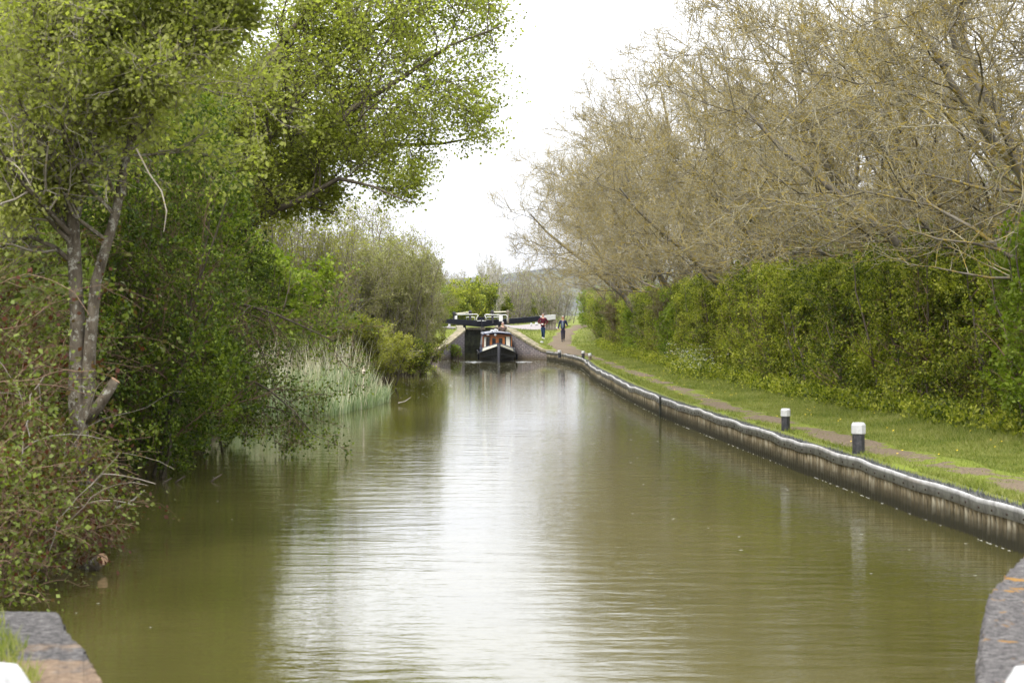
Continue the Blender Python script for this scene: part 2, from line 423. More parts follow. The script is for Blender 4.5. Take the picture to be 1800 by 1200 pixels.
def bare(x, y):
    """1 where feet have worn the turf to soil, 0 where grass still covers the path"""
    x = np.asarray(x, float); y = np.asarray(y, float)
    v = np.sin(y * .83 + 1.3 * np.sin(y * .31)) * .30 + np.sin(y * 2.1 + x * 2.3) * .2 + np.sin(y * 3.7 - x * 4.1 + 2 * np.sin(y * .9)) * .18 + np.sin(y * 7.9 + x * 9.0) * .22 + np.sin(y * 13.1 - x * 17.0) * .16
    c0 = np.interp(y, pa[:, 0], pa[:, 1]); w0 = np.interp(y, pa[:, 0], pa[:, 2])
    return np.clip((v + .56 - .6 * (np.abs(x - c0) / w0) ** 2 + np.clip((y - 95) / 8, 0, 1) * 1.2) * 2.2, 0, 1)
cols = 11; V = []; AT = []
for i, y in enumerate(yy):
    xs = np.linspace(cx_[i] - el[i], cx_[i] + er[i], cols); zs = ground_z(xs, np.full(cols, y))
    dz = .022 * np.array([-1.6] + [1] * 9 + [-1.6]); AT += list(bare(xs, np.full(cols, y))); V += [(a, y, b + d) for a, b, d in zip(xs, zs, dz)]
ii = np.arange(len(yy) - 1)[:, None] * cols + np.arange(cols - 1)[None, :]
Fq = np.stack([ii, ii + 1, ii + cols + 1, ii + cols], -1).reshape(-1, 4)
m, nt, out = mat_new('towpath_dirt'); g = geo(nt)
f1 = noise(nt, 1.3, 5, g, .65); f2 = noise(nt, 25, 4, g)
c = ramp(nt, f2, [(.3, (.07, .053, .034)), (.6, (.16, .124, .084)), (.8, (.30, .25, .19))])
ba = N(nt, 'ShaderNodeAttribute'); ba.attribute_name = 'bare'
ad = N(nt, 'ShaderNodeMath', operation='MULTIPLY_ADD'); nt.links.new(f1, ad.inputs[0]); ad.inputs[1].default_value = .8; nt.links.new(ba.outputs['Fac'], ad.inputs[2])
c = mixc(nt, ramp(nt, ad.outputs[0], [(.70, gray(1)), (.95, gray(0))]), c, (.135, .165, .024))
surf(nt, out, c, .95, .1, f2, .6, .02)
tag(link('towpath', np_mesh('towpath', np.array(V), Fq, {'bare': np.array(AT)}, True), m), kind='structure')

# paved aprons beside the lock
m, nt, out = mat_new('brick_paving'); g = geo(nt)
b = N(nt, 'ShaderNodeTexBrick'); b.inputs['Scale'].default_value = 2.2; b.inputs['Color1'].default_value = (.20, .17, .17, 1); b.inputs['Color2'].default_value = (.15, .13, .13, 1); b.inputs['Mortar'].default_value = (.30, .28, .26, 1)
b.inputs['Mortar Size'].default_value = .03; nt.links.new(g, b.inputs['Vector'])
surf(nt, out, mixc(nt, ramp(nt, noise(nt, 1.2, 4, g), [(.3, gray(0)), (.7, gray(.5))]), b.outputs[0], (.24, .21, .20)), .85, .2); M['paving'] = m
def sheet(name, x0, x1, y0, y1, dz, mat, skew=0):
    bm = bmesh.new(); n = 14; grid = []
    for j in range(n + 1):
        y = y0 + (y1 - y0) * j / n; row = []
        for i in range(n + 1):
            x = x0 + (x1 - x0) * i / n + skew * (y - y0); row.append(bm.verts.new((x, y, float(ground_z(x, y)) + dz)))
        grid.append(row)
    for j in range(n):
        for i in range(n): bm.faces.new((grid[j][i], grid[j][i + 1], grid[j + 1][i + 1], grid[j + 1][i]))
    e = [grid[0][i] for i in range(n + 1)]; lo = [bm.verts.new(v.co - Vector((0, 0, .16))) for v in e]
    for i in range(n): bm.faces.new((e[i], lo[i], lo[i + 1], e[i + 1]))
    return bobj(name, bm, mat)
tag(sheet('lockside_paving', -.05, 3.4, 136.5, 172, .05, M['paving'], -.02), kind='structure')
tag(sheet('lockside_paving', -7.6, -3.6, 123, 140, .09, M['paving'], -.03), kind='structure')

# ------------------------------------------------------------------ water
m, nt, out = mat_new('canal_water'); g = geo(nt)
w1 = noise(nt, 1.0, 3, g, .5, (.9, 2.3, 1)); w2 = noise(nt, 1.0, 3, g, .55, (3.2, 8.0, 1)); w3 = noise(nt, 1.0, 2, g, .5, (9, 22, 1)); calm = noise(nt, .09, 2, g, .5, (1, .5, 1))
def math_(nt, op, a, b=None, c=None):
    n = N(nt, 'ShaderNodeMath', operation=op)
    for i, v in enumerate((a, b, c)):
        if v is None: continue
        if isinstance(v, (int, float)): n.inputs[i].default_value = v
        else: nt.links.new(v, n.inputs[i])
    return n.outputs[0]
cal = ramp(nt, calm, [(.35, gray(.45)), (.65, gray(1.2))])
h = math_(nt, 'ADD', math_(nt, 'MULTIPLY', w1, .013), math_(nt, 'ADD', math_(nt, 'MULTIPLY', w2, .0045), math_(nt, 'MULTIPLY', w3, .0012)))
h = math_(nt, 'MULTIPLY', h, cal)
sy_ = N(nt, 'ShaderNodeSeparateXYZ'); nt.links.new(g, sy_.inputs[0]); mr = N(nt, 'ShaderNodeMapRange'); nt.links.new(sy_.outputs['Y'], mr.inputs[0])   # the sheltered reach below the lock is calmer
for k_, v_ in ((1, 22), (2, 100), (3, 1.0), (4, .22)): mr.inputs[k_].default_value = v_
h = math_(nt, 'MULTIPLY', h, mr.outputs[0])
p = surf(nt, out, ramp(nt, noise(nt, .12, 3, g), [(.3, (.046, .043, .011)), (.7, (.074, .066, .020))]), .035, .5, h, 1.0, 1.0)
p.inputs['Roughness'].default_value = .012
p.inputs['IOR'].default_value = 1.333
M['water'] = m
wy = [-60, 20, 60, 149.6]; V = []; 
for y in wy: V += [(-14, y, 0), (14, y, 0)]
Fq = np.array([[0, 1, 3, 2], [2, 3, 5, 4], [4, 5, 7, 6]])
tag(link('canal_water', np_mesh('canal_water', np.array(V, float), Fq), m), kind='structure')

# ------------------------------------------------------------------ far hill
xs = np.linspace(-700, 800, 90); rr = rng_(9)
prof = 40 + 6 * np.sin(xs / 160 + 1.1) + 5 * np.sin(xs / 61) + np.clip(xs, 0, 400) * .02
V = []
for j, (yy_, k) in enumerate([(1500, 0), (1620, .25), (1750, .5), (1880, .78), (2000, .95), (2080, 1), (2250, .9), (2600, .2)]):
    for i, x in enumerate(xs): V.append((x, yy_ + 20 * math.sin(i), 1 + prof[i] * k + (rr.normal(0, 1.0) if k > .2 else 0)))
n_ = len(xs); ii = np.arange(7)[:, None] * n_ + np.arange(n_ - 1)[None, :]
Fq = np.stack([ii, ii + 1, ii + n_ + 1, ii + n_], -1).reshape(-1, 4)
m, nt, out = mat_new('hill_haze_tinted'); g = geo(nt)
f1 = noise(nt, .012, 4, g); f2 = noise(nt, .1, 3, g)
c = ramp(nt, f1, [(.4, (.075, .08, .085)), (.5, (.12, .13, .085)), (.6, (.06, .065, .075))])  # blue-grey of distance haze put into the hill's own colours
surf(nt, out, mixc(nt, ramp(nt, f2, [(.4, gray(0)), (.6, gray(.6))]), c, (.055, .06, .07)), .95, .05)
tag(link('hill', np_mesh('hill', np.array(V), Fq, None, True), m), kind='structure')

# ------------------------------------------------------------------ masonry
def brick_mat(name, c1, c2, mort, sc=2.3):
    m, nt, out = mat_new(name); v = objc(nt)
    b = N(nt, 'ShaderNodeTexBrick'); b.inputs['Scale'].default_value = sc; b.inputs['Color1'].default_value = (*c1, 1); b.inputs['Color2'].default_value = (*c2, 1); b.inputs['Mortar'].default_value = (*mort, 1)
    b.inputs['Mortar Size'].default_value = .035
    sp_ = N(nt, 'ShaderNodeSeparateXYZ'); nt.links.new(v, sp_.inputs[0]); cb = N(nt, 'ShaderNodeCombineXYZ')
    nt.links.new(sp_.outputs[0], cb.inputs[0]); nt.links.new(sp_.outputs[2], cb.inputs[1]); nt.links.new(cb.outputs[0], b.inputs['Vector'])
    f = noise(nt, 5, 5, v, .7); col = mixc(nt, ramp(nt, f, [(.35, gray(0)), (.6, gray(.8))]), b.outputs[0], (.11, .10, .105))
    gz = N(nt, 'ShaderNodeSeparateXYZ'); nt.links.new(geo(nt), gz.inputs[0])
    al = ramp(nt, math_(nt, 'ADD', gz.outputs[2], math_(nt, 'MULTIPLY', f, .35)), [(.2, gray(.8)), (.55, gray(0))])
    col = mixc(nt, al, col, (.08, .06, .03))
    col = mixc(nt, ramp(nt, noise(nt, 9, 3, v), [(.6, gray(0)), (.72, gray(.6))]), col, mort)
    surf(nt, out, col, .85, .2, b.outputs['Fac'], -.4, .01); return m
M['brick'] = brick_mat('brick', (.20, .15, .15), (.13, .11, .125), (.36, .33, .30))
M['coping'] = simple('coping', (.27, .22, .15), .9, scale=3.2, c2=(.10, .10, .05))
M['dark_wall'] = simple('dark_wall', (.05, .05, .04), .6, scale=5, c2=(.015, .018, .012))

def wall_run(name, pts, thick, side, mat, cop, label, parent=None):
    """pts (x,y,ztop); wall body z -1..ztop-.14 with coping on top. side +1 -> thickness to +x"""
    root = empty(name, (pts[0][0], pts[0][1], 0), 0, label, 'wall')
    o = Vector((pts[0][0], pts[0][1], 0)); P = [Vector(p) for p in pts]
    def strip(z0f, z1f, a, b, mt, nm):
        bm = bmesh.new(); rings = []
        for i, p in enumerate(P):
            t = (P[min(i + 1, len(P) - 1)] - P[max(i - 1, 0)]); t.z = 0; t.normalize(); nn = Vector((t.y, -t.x, 0)) * side
            q0 = p + nn * a - o; q1 = p + nn * b - o
            rings.append([bm.verts.new((q0.x, q0.y, z0f(p.z))), bm.verts.new((q1.x, q1.y, z0f(p.z))), bm.verts.new((q1.x, q1.y, z1f(p.z))), bm.verts.new((q0.x, q0.y, z1f(p.z)))])
        for a_, b_ in zip(rings, rings[1:]):
            for k in range(4): bm.faces.new((a_[k], a_[(k + 1) % 4], b_[(k + 1) % 4], b_[k]))
        bm.faces.new(rings[0]); bm.faces.new(rings[-1][::-1]); return bobj(nm, bm, mt, root)
    strip(lambda z: -1.2, lambda z: z - .13, 0, thick, mat, 'brickwork')
    strip(lambda z: z - .13, lambda z: z, -.05, thick + .05, cop, 'coping')
    return root
wall_run('wing_wall', [(2.15, 112.6, .55), (1.75, 113.3, .62), (1.1, 114.4, .95), (.45, 115.7, 1.35), (-.2, 117, 1.72), (-.75, 132, 1.76), (-1.3, 150, 1.78)], .42, 1, M['brick'], M['coping'], 'brick wing wall sloping down to the water on the towpath side of the lock')
wall_run('wing_wall', [(-5.4, 112.2, .62), (-4.25, 112.2, .62), (-3.75, 113.6, .95), (-3.2, 115.4, 1.42), (-2.87, 117, 1.72), (-3.28, 132, 1.76), (-3.9, 150, 1.78)], .42, -1, M['brick'], M['coping'], 'brick wing wall with worn tan coping on the left of the lock mouth')

# foreground lock copings
m, nt, out = mat_new('foreground_stone'); v = geo(nt)
f1 = noise(nt, 3.5, 6, v, .7); f2 = noise(nt, 17, 8, v, .85); f3 = noise(nt, 70, 3, v)
c = ramp(nt, f2, [(.38, (.03, .027, .027)), (.5, (.14, .13, .125)), (.62, (.33, .31, .285))])
c = mixc(nt, ramp(nt, f3, [(.6, gray(0)), (.75, gray(.6))]), c, (.55, .53, .5))
c = mixc(nt, ramp(nt, noise(nt, 4.3, 3, v, .6), [(.60, gray(0)), (.63, gray(.9))]), c, (.42, .22, .04))
c = mixc(nt, ramp(nt, f1, [(.35, gray(.6)), (.5, gray(0))]), c, (.13, .115, .11))
surf(nt, out, c, .9, .2, f2, 1, .05); M['stone'] = m
m, nt, out = mat_new('foreground_stone_sandy'); v = geo(nt)
f1 = noise(nt, 2.6, 5, v, .65); f2 = noise(nt, 17, 8, v, .85)
c = ramp(nt, f2, [(.38, (.02, .019, .018)), (.5, (.07, .065, .062)), (.62, (.19, .178, .168))])
gs = N(nt, 'ShaderNodeSeparateXYZ'); nt.links.new(v, gs.inputs[0])
mk = math_(nt, 'ADD', math_(nt, 'MULTIPLY', gs.outputs[1], -.32), math_(nt, 'ADD', f1, 2.93))
c = mixc(nt, ramp(nt, mk, [(.42, gray(0)), (.55, gray(.9))]), c, ramp(nt, f2, [(.35, (.09, .055, .035)), (.65, (.30, .215, .135))]))
surf(nt, out, c, .9, .2, f2, .9, .02); M['stone_sandy'] = m

def coping_block(name, poly, z1, mat, label, seed, joints=()):
    """polygon slab subdivided and roughened, wall to below the water"""
    root = empty(name, (0, 0, 0), 0, label, 'wall')
    rr = random.Random(seed)
    n = len(poly); bm = bmesh.new()
    pts = []
    for i in range(n):
        a, b = Vector(poly[i]), Vector(poly[(i + 1) % n]); k = max(1, int((b - a).length / .05))
        if (b - a).length > 6: k = 8
        for j in range(k):
            q = a.lerp(b, j / k); jit = .012
            pts.append(Vector((q.x + rr.uniform(-jit, jit), q.y + rr.uniform(-jit, jit))))
    cen = sum((p.to_3d() for p in pts), Vector()) / len(pts)
    lo = [bm.verts.new((p.x, p.y, -1.2)) for p in pts]; mi = [bm.verts.new((p.x, p.y, z1 - .04 + rr.uniform(-.006, .006))) for p in pts]
    ins = [bm.verts.new((p.x + (cen.x - p.x) * .015, p.y + (cen.y - p.y) * .015, z1 + rr.uniform(-.006, .006))) for p in pts]
    L_ = len(pts)
    for i in range(L_):
        j = (i + 1) % L_; bm.faces.new((lo[i], lo[j], mi[j], mi[i])); bm.faces.new((mi[i], mi[j], ins[j], ins[i]))
    bm.faces.new(ins)
    bobj('coping', bm, mat, root)
    return root
coping_block('lock_wall', [(1.9, 4), (2.0, 7.4), (2.07, 8.65), (2.26, 9.37), (2.45, 10.1), (2.64, 10.8), (2.80, 11.35), (3.22, 12.5), (3.6, 13.45), (5.0, 15.5), (6.6, 17.4), (8, 17.4), (8, 4)], 1.06, M['stone'],
             'rough grey stone wall with orange lichen at the lower right corner', 3)
coping_block('lock_wall', [(-1.72, 4), (-1.74, 7.9), (-1.83, 8.65), (-2.1, 9.5), (-2.33, 10.1), (-2.5, 10.68), (-2.75, 10.72), (-3.3, 10.72), (-3.3, 4)], 1.06, M['stone_sandy'],
             'grey stone lock wall with sandy patches at the lower left corner', 4)

# ------------------------------------------------------------------ canal edging: corrugated piling with a timber waling rail
def line_pts(pts, step):
    a = np.array(pts, float); seg = np.r_[0, np.cumsum(np.linalg.norm(np.diff(a, axis=0), axis=1))]
    t = np.arange(0, seg[-1], step); return np.stack([np.interp(t, seg, a[:, 0]), np.interp(t, seg, a[:, 1])], 1), t
EDGE = [(6.35, 15.5), (5.7, 21.8), (5.16, 29.7), (4.56, 39.2), (3.91, 50), (3.58, 62), (3.38, 80.5), (3.46, 95), (3.06, 104), (2.56, 109), (1.95, 112.9)]
# smooth the corners a little
ee, t = line_pts(EDGE, .5); k = 9; pad = np.r_[np.repeat(ee[:1], k // 2, 0), ee, np.repeat(ee[-1:], k // 2, 0)]
ee = np.stack([np.convolve(pad[:, i], np.ones(k) / k, 'valid') for i in range(2)], 1)
P2, t = line_pts([tuple(p) for p in ee], .03)
tt = np.gradient(P2, axis=0); tt = nrm(tt); nv = np.stack([-tt[:, 1], tt[:, 0]], 1)       # towards the water
if nv[0, 0] > 0: nv = -nv
rr = rng_(12); wob = np.interp(t, np.arange(0, t[-1] + 3, 1.1), rr.normal(0, .035, int(t[-1] / 1.1) + 4)); wz = np.interp(t, np.arange(0, t[-1] + 3, .8), rr.normal(0, .014, int(t[-1] / .8) + 5))
ker = np.hanning(31); ker /= ker.sum(); wob = np.convolve(wob, ker, 'same'); wz = np.convolve(wz, ker, 'same')
corr = np.clip(np.sin(t * 2 * np.pi / .18) * 2.2, -1, 1) * .032
root = empty('canal_edging', (0, 0, 0), 0, 'corrugated steel piling with weathered grey rail along the towpath edge', 'canal edging')
b2 = P2 + nv * (wob + corr)[:, None]; V = []
zz = [-.6, 0.0, .18, .39]
for z in zz: V.append(np.c_[b2, np.full(len(b2), z)])
V = np.concatenate(V); n_ = len(b2); ii = np.arange(3)[:, None] * n_ + np.arange(n_ - 1)[None, :]
Fq = np.stack([ii, ii + 1, ii + n_ + 1, ii + n_], -1).reshape(-1, 4)
m, nt, out = mat_new('piling_steel'); g = geo(nt)
gz = N(nt, 'ShaderNodeSeparateXYZ'); nt.links.new(g, gz.inputs[0]); f = noise(nt, 3.2, 5, g, .7); f2 = noise(nt, 12, 4, g, .6, (1, 1, .15))
base = ramp(nt, f2, [(.32, (.06, .045, .02)), (.5, (.20, .16, .095)), (.66, (.42, .38, .28))])
k_ = math_(nt, 'ADD', gz.outputs[2], math_(nt, 'MULTIPLY', f, .16))
c = mixc(nt, ramp(nt, k_, [(.17, gray(1)), (.27, gray(.8)), (.40, gray(0))]), base, (.022, .02, .010))
surf(nt, out, c, .75, .25, f, .3, .01); M['piling'] = m
link('piling', np_mesh('piling', V, Fq, None, True), m, root)
# waling rail, profile swept
prof = [(.030, .355), (.05, .358), (.052, .452), (.062, .460), (.063, .506), (.053, .518), (.032, .520), (.018, .512), (.018, .355)]
s3 = slice(None, None, 4); Pr = P2[s3]; nr = nv[s3]; wr = wob[s3]; wzr = wz[s3]; tr = t[s3]; V = []
for a, z in prof: V.append(np.c_[Pr + nr * (wr + a)[:, None], z + wzr])
V = np.stack(V, 1).reshape(-1, 3); K = len(prof); n_ = len(Pr)
i0 = np.arange(n_ - 1)[:, None] * K + np.arange(K)[None, :]; i1 = np.arange(n_ - 1)[:, None] * K + (np.arange(K)[None, :] + 1) % K
Fq = np.stack([i0, i1, i1 + K, i0 + K], -1).reshape(-1, 4)
m, nt, out = mat_new('rail_timber'); g = geo(nt)
f = noise(nt, 5, 6, g, .7); f2 = noise(nt, 1.5, 3, g, .5, (1, .4, 8))
c = ramp(nt, f, [(.3, (.17, .165, .155)), (.5, (.33, .325, .315)), (.7, (.47, .465, .455))])
c = mixc(nt, ramp(nt, f2, [(.55, gray(0)), (.75, gray(.6))]), c, (.22, .19, .15))
surf(nt, out, c, .75, .25, f, .4, .008)
link('rail', np_mesh('rail', V, Fq, None, False), m, root)
bm = bmesh.new()
for d in np.arange(.4, t[-1] - .4, .52):
    i = int(d / .03); p = P2[i] + nv[i] * (wob[i] + .053); q = p + nv[i] * .012
    for z in (.41 + wz[i],): rod(bm, [(p[0], p[1], z), (q[0], q[1], z)], .016, 6)
tag(bobj('bolt', bm, simple('rust_bolt', (.05, .035, .025), .8), root), kind='stuff')
V = []
for a, z in ((.022, .475), (-.06, .50), (-.24, .488)): V.append(np.c_[P2[s3] + nv[s3] * (wob[s3] * (1 if a > -.1 else 0) + a)[:, None], np.full(len(tr), z)])
n_ = len(tr); ii = np.arange(2)[:, None] * n_ + np.arange(n_ - 1)[None, :]; Fq = np.stack([ii, ii + 1, ii + n_ + 1, ii + n_], -1).reshape(-1, 4)
link('membrane', np_mesh('membrane', np.concatenate(V), Fq), simple('membrane_sheet', (.10, .10, .095), .95, c2=(.05, .05, .035)), root)
# ragged membrane fringe standing behind the rail
rr = rng_(31); nf = 9000; i = rr.integers(0, len(P2) - 1, nf); a = rr.uniform(-.12, -.02, nf); b = P2[i] + nv[i] * (wob[i] + a)[:, None]
z0 = np.full(nf, .46); hh = rr.uniform(.04, .12, nf); w = rr.uniform(.012, .035, nf); dx = rr.normal(0, .03, (nf, 2))
tv = tt[i]; V = np.stack([np.c_[b - tv * w[:, None], z0], np.c_[b + tv * w[:, None], z0], np.c_[b + dx, z0 + hh]], 1).reshape(-1, 3)
o = link('membrane_fringe', np_mesh('membrane_fringe', V, np.arange(nf * 3).reshape(-1, 3)), simple('membrane', (.13, .135, .14), .9, c2=(.05, .052, .05)), root)
# mooring ring post halfway
bm = bmesh.new(); c0 = P2[np.argmin(np.abs(P2[:, 1] - 50))]; rod(bm, [(c0[0] - .10, c0[1], -.3), (c0[0] - .10, c0[1], .55)], .03, 8); bobj('post', bm, M['dark_wall'], root)

# ------------------------------------------------------------------ bollards
m, nt, out = mat_new('white_paint'); v = objc(nt); f = noise(nt, 14, 5, v, .7)
surf(nt, out, ramp(nt, f, [(.25, (.22, .21, .19)), (.43, (.41, .41, .40)), (.7, (.47, .47, .475))]), .45, .4, f, .2, .004); M['white'] = m
m, nt, out = mat_new('black_paint'); v = objc(nt); f = noise(nt, 11, 5, v, .75)
surf(nt, out, ramp(nt, f, [(.4, (.018, .018, .022)), (.62, (.05, .048, .05)), (.75, (.16, .15, .14))]), .5, .4, f, .3, .005); M['black'] = m
def bollard(loc, w, h, cap, label, body=None, rz=.3, square=True, tilt=0):
    root = empty('bollard', loc, rz, label, 'bollard', 'black and white mooring bollards'); root.rotation_euler[0] = tilt
    bm = bmesh.new(); n = 8
    def ring(k, z, s): return (k * s, z)
    prof_lo = [(w * .46, -.15), (w * .46, h - cap)]
    prof_hi = [(w * .5, h - cap), (w * .53, h - cap + .01), (w * .53, h - w * .18), (w * .42, h)]
    lathe(bm, [(r / math.cos(math.pi / 8), z) for r, z in prof_lo], n=n if square else 14); bobj('post', bm, body or M['black'], root, bevel=.004)
    bm = bmesh.new(); lathe(bm, [(r / math.cos(math.pi / 8), z) for r, z in prof_hi], n=n if square else 14); bobj('cap', bm, M['white'], root, bevel=.004)
    return root
def gnd(px, Y): x = (px - 900) / F * Y; return Vector((x, Y, float(ground_z(x, Y))))
def by_base(px, py):
    Y = 60.
    for _ in range(40):
        x = (px - 900) / F * Y; Y = .5 * Y + .5 * F * (EYE - float(ground_z(x, Y))) / (py - HOR)
    x = (px - 900) / F * Y; return Vector((x, Y, float(ground_z(x, Y))))
bollard(by_base(1509, 797), .205, .49, .18, 'larger near bollard with chipped white cap and black post beside the towpath')
bollard(by_base(1381, 757), .165, .42, .15, 'slimmer bollard with white cap standing beyond the largest one', rz=.1)
bollard(by_base(1037, 633), .15, .33, .13, 'short bollard with weathered brown post where the canal edge bends', simple('worn_post', (.16, .12, .08), .8), square=False)
bollard(by_base(1025, 630), .15, .37, .12, 'black bollard with domed white cap just beyond the brown one', square=False)
bollard(by_base(983.5, 624), .17, .26, .14, 'small low bollard alone in grass between the dirt path and canal bend', square=False)
bollard(by_base(952.5, 605), .18, .20, .11, 'squat white-headed bollard above the right brick wing wall', square=False)

# ------------------------------------------------------------------ generic timber / metal
M['beam'] = simple('beam_navy', (.009, .010, .018), .5, scale=4, c2=(.005, .005, .009), spec=.2)
M['wood_grey'] = simple('wood_grey', (.22, .19, .15), .85, scale=12, c2=(.10, .085, .065))
M['cream'] = simple('cream_paint', (.68, .64, .50), .5, var=.12, scale=8)
M['white_metal'] = simple('white_metal', (.64, .64, .62), .4, var=.08, scale=8)
M['gate_wet'] = simple('gate_wet', (.045, .05, .025), .5, scale=3.5, c2=(.010, .012, .008), bump=.6, bdist=.05)

def beam_mesh(a, b, w, h0, h1):
    """tapering balance beam from a to b (centres), height h0->h1"""
    bm = bmesh.new(); a, b = Vector(a), Vector(b); t = (b - a).normalized(); s = Vector((0, 0, 1)).cross(t).normalized()
    r = []
    for p, h in ((a, h0), (b, h1)):
        r.append([bm.verts.new(p + s * x * w / 2 + Vector((0, 0, z * h / 2))) for x, z in ((-1, -1), (1, -1), (1, 1), (-1, 1))])
    for k in range(4): bm.faces.new((r[0][k], r[0][(k + 1) % 4], r[1][(k + 1) % 4], r[1][k]))
    bm.faces.new(r[0]); bm.faces.new(r[1][::-1]); return bm

MIT = Vector((-2.10, 132.6, 0))
def lock_gate(sgn, hinge_x, tail, label, white_from=None):
    root = empty('lock_gate', (hinge_x, 131.8, 0), 0, label, 'lock gate', 'pair of closed lock gates behind the boat'); O = root.location.copy()
    W = lambda x, y, z: Vector((x, y, z)) - O
    hx = Vector((hinge_x, 131.8, 0)); d = (MIT - hx).normalized(); s = Vector((0, 0, 1)).cross(d)
    # planked leaf
    bm = bmesh.new(); n = 6; Lh = (MIT - hx).length - .01
    for k in range(n):
        M_ = Matrix.Translation(hx - O) @ d.to_track_quat('X', 'Z').to_matrix().to_4x4()
        box(bm, Lh * k / n + .004, Lh * (k + 1) / n - .004, -.07, .07 + .008 * (k % 2), -1.1, 1.62, M_)
    for z in (.45, 1.05, 1.5): box(bm, .02, Lh - .02, -.13, -.075, z, z + .16, M_)
    bobj('planking', bm, M['gate_wet'], root)
    # mitre post
    bm = bmesh.new(); box(bm, Lh - .13, Lh, -.12, -.135 - .02, -1, 1.9, M_); bobj('mitre_post', bm, M['wood_grey'], root)
    # walkway
    bm = bmesh.new(); box(bm, 0, Lh, -.52, -.14, 1.69, 1.76, M_); box(bm, 0, Lh, -.50, -.47, 1.60, 1.685, M_); bobj('walkway', bm, M['wood_grey'], root, bevel=.01)
    # balance beam
    a = Vector((MIT.x + sgn * .02, 132.2, 2.0)); tl = Vector(tail)
    if white_from:
        mid = a.lerp(tl, white_from); bobj('balance_beam', beam_mesh(a - O, mid - O, .3, .44, .33), M['beam'], root, bevel=.012)
        bobj('beam_end', beam_mesh(mid - O + (tl - a).normalized() * .003, tl - O, .31, .34, .33), M['white'], root, bevel=.012)
    else:
        bobj('balance_beam', beam_mesh(a - O, tl - O, .3, .44, .27), M['beam'], root, bevel=.012)
    for fr in ((.24,) if sgn > 0 else (.42,)): bm = bmesh.new(); q = a.lerp(tl, fr); box(bm, q.x - O.x - .09, q.x - O.x + .09, q.y - O.y - .06, q.y - O.y + .06, 1.62, q.z - .19); bobj('bracket', bm, M['beam'], root)
    return root, O
gl, OL = lock_gate(-1, -3.26, (-4.70, 128.6, 2.23), 'left lock gate with short dark balance beam and white handrail')
gr, OR = lock_gate(1, -.78, (2.97, 134.2, 2.46), 'right lock gate with long dark balance beam ending in white', .79)
def P_(px, py, Y, O): return at(px, py, Y) - O
# handrails: white tubes standing on the gates (photo outline, real 4.5 cm tube)
bm = bmesh.new(); rod(bm, [P_(802, 566, 131.6, OL), P_(802, 555, 131.6, OL), P_(804, 552.5, 131.6, OL), P_(820, 552.5, 131.6, OL), P_(838, 552, 131.6, OL), P_(841, 554, 131.6, OL), P_(837.5, 559, 131.6, OL), P_(838, 564, 131.6, OL), P_(845.5, 563.5, 131.6, OL)], .03, 6); bobj('handrail', bm, M['white_metal'], gl, True)
bm = bmesh.new(); rod(bm, [P_(891.5, 565, 131.6, OR), P_(891.5, 555, 131.6, OR), P_(889, 553.3, 131.6, OR), P_(870, 553.3, 131.6, OR), P_(854, 552.5, 131.6, OR), P_(852, 554, 131.6, OR), P_(854.5, 559, 131.6, OR), P_(854, 564, 131.6, OR), P_(847, 563.5, 131.6, OR)], .03, 6); bobj('handrail', bm, M['white_metal'], gr, True)
bm = bmesh.new(); rod(bm, [P_(819, 566, 133, OL), P_(819.5, 557.5, 133, OL), P_(834, 557, 133, OL), P_(835, 566, 133, OL)], .026, 6); bobj('rear_handrail', bm, M['white_metal'], gl, True)
bm = bmesh.new(); rod(bm, [P_(856, 566, 133, OR), P_(856, 557, 133, OR), P_(878, 557, 133, OR), P_(879, 566, 133, OR)], .026, 6); bobj('rear_handrail', bm, M['white_metal'], gr, True)
for px, Y, top, root, O, mt in ((798.3, 132, 547.5, gl, OL, 'black'), (826.3, 132.4, 545, gl, OL, 'black'), (865.6, 132.4, 544.5, gr, OR, 'black'), (892.8, 132, 544.5, gr, OR, 'wood_grey')):
    bm = bmesh.new(); p = P_(px, top, Y, O); b = P_(px, 568, Y, O)
    box(bm, p.x - .075, p.x + .075, p.y - .075, p.y + .075, b.z, p.z - .25); lathe(bm, [(.1, p.z - .245), (.12, p.z - .2), (.12, p.z - .06), (.07, p.z - .03), (.06, p.z)], (p.x, p.y, 0), 10)
    bobj('paddle_stand', bm, M[mt], root)
for a, b, root, O in (((800, 551), (824, 549), gl, OL), ((868, 548.3), (891, 547.8), gr, OR)):
    bm = bmesh.new(); rod(bm, [P_(a[0], a[1], 132.2, O), P_(b[0], b[1], 132.2, O)], .04, 6); bobj('gear_bar', bm, M['cream'], root)
for px, root, O, w in ((801.5, gl, OL, .09), (880.5, gr, OR, .13)):
    bm = bmesh.new(); p = P_(px, 559, 132.0, O); box(bm, p.x - w, p.x + w, p.y - .1, p.y + .1, p.z - .22, p.z + .16); bobj('paddle_box', bm, M['white_metal'], root, bevel=.03)
bm = bmesh.new(); box(bm, P_(839, 0, 132.5, OL).x, P_(852, 0, 132.5, OL).x, 0.55, .75, 2.05, 2.47); bobj('cross_member', bm, M['beam'], gl, bevel=.01)
bm = bmesh.new(); rod(bm, [P_(847, 563, 131.3, OR), P_(847, 600, 131.3, OR)], .02, 6); bobj('rod', bm, M['black'], gr)
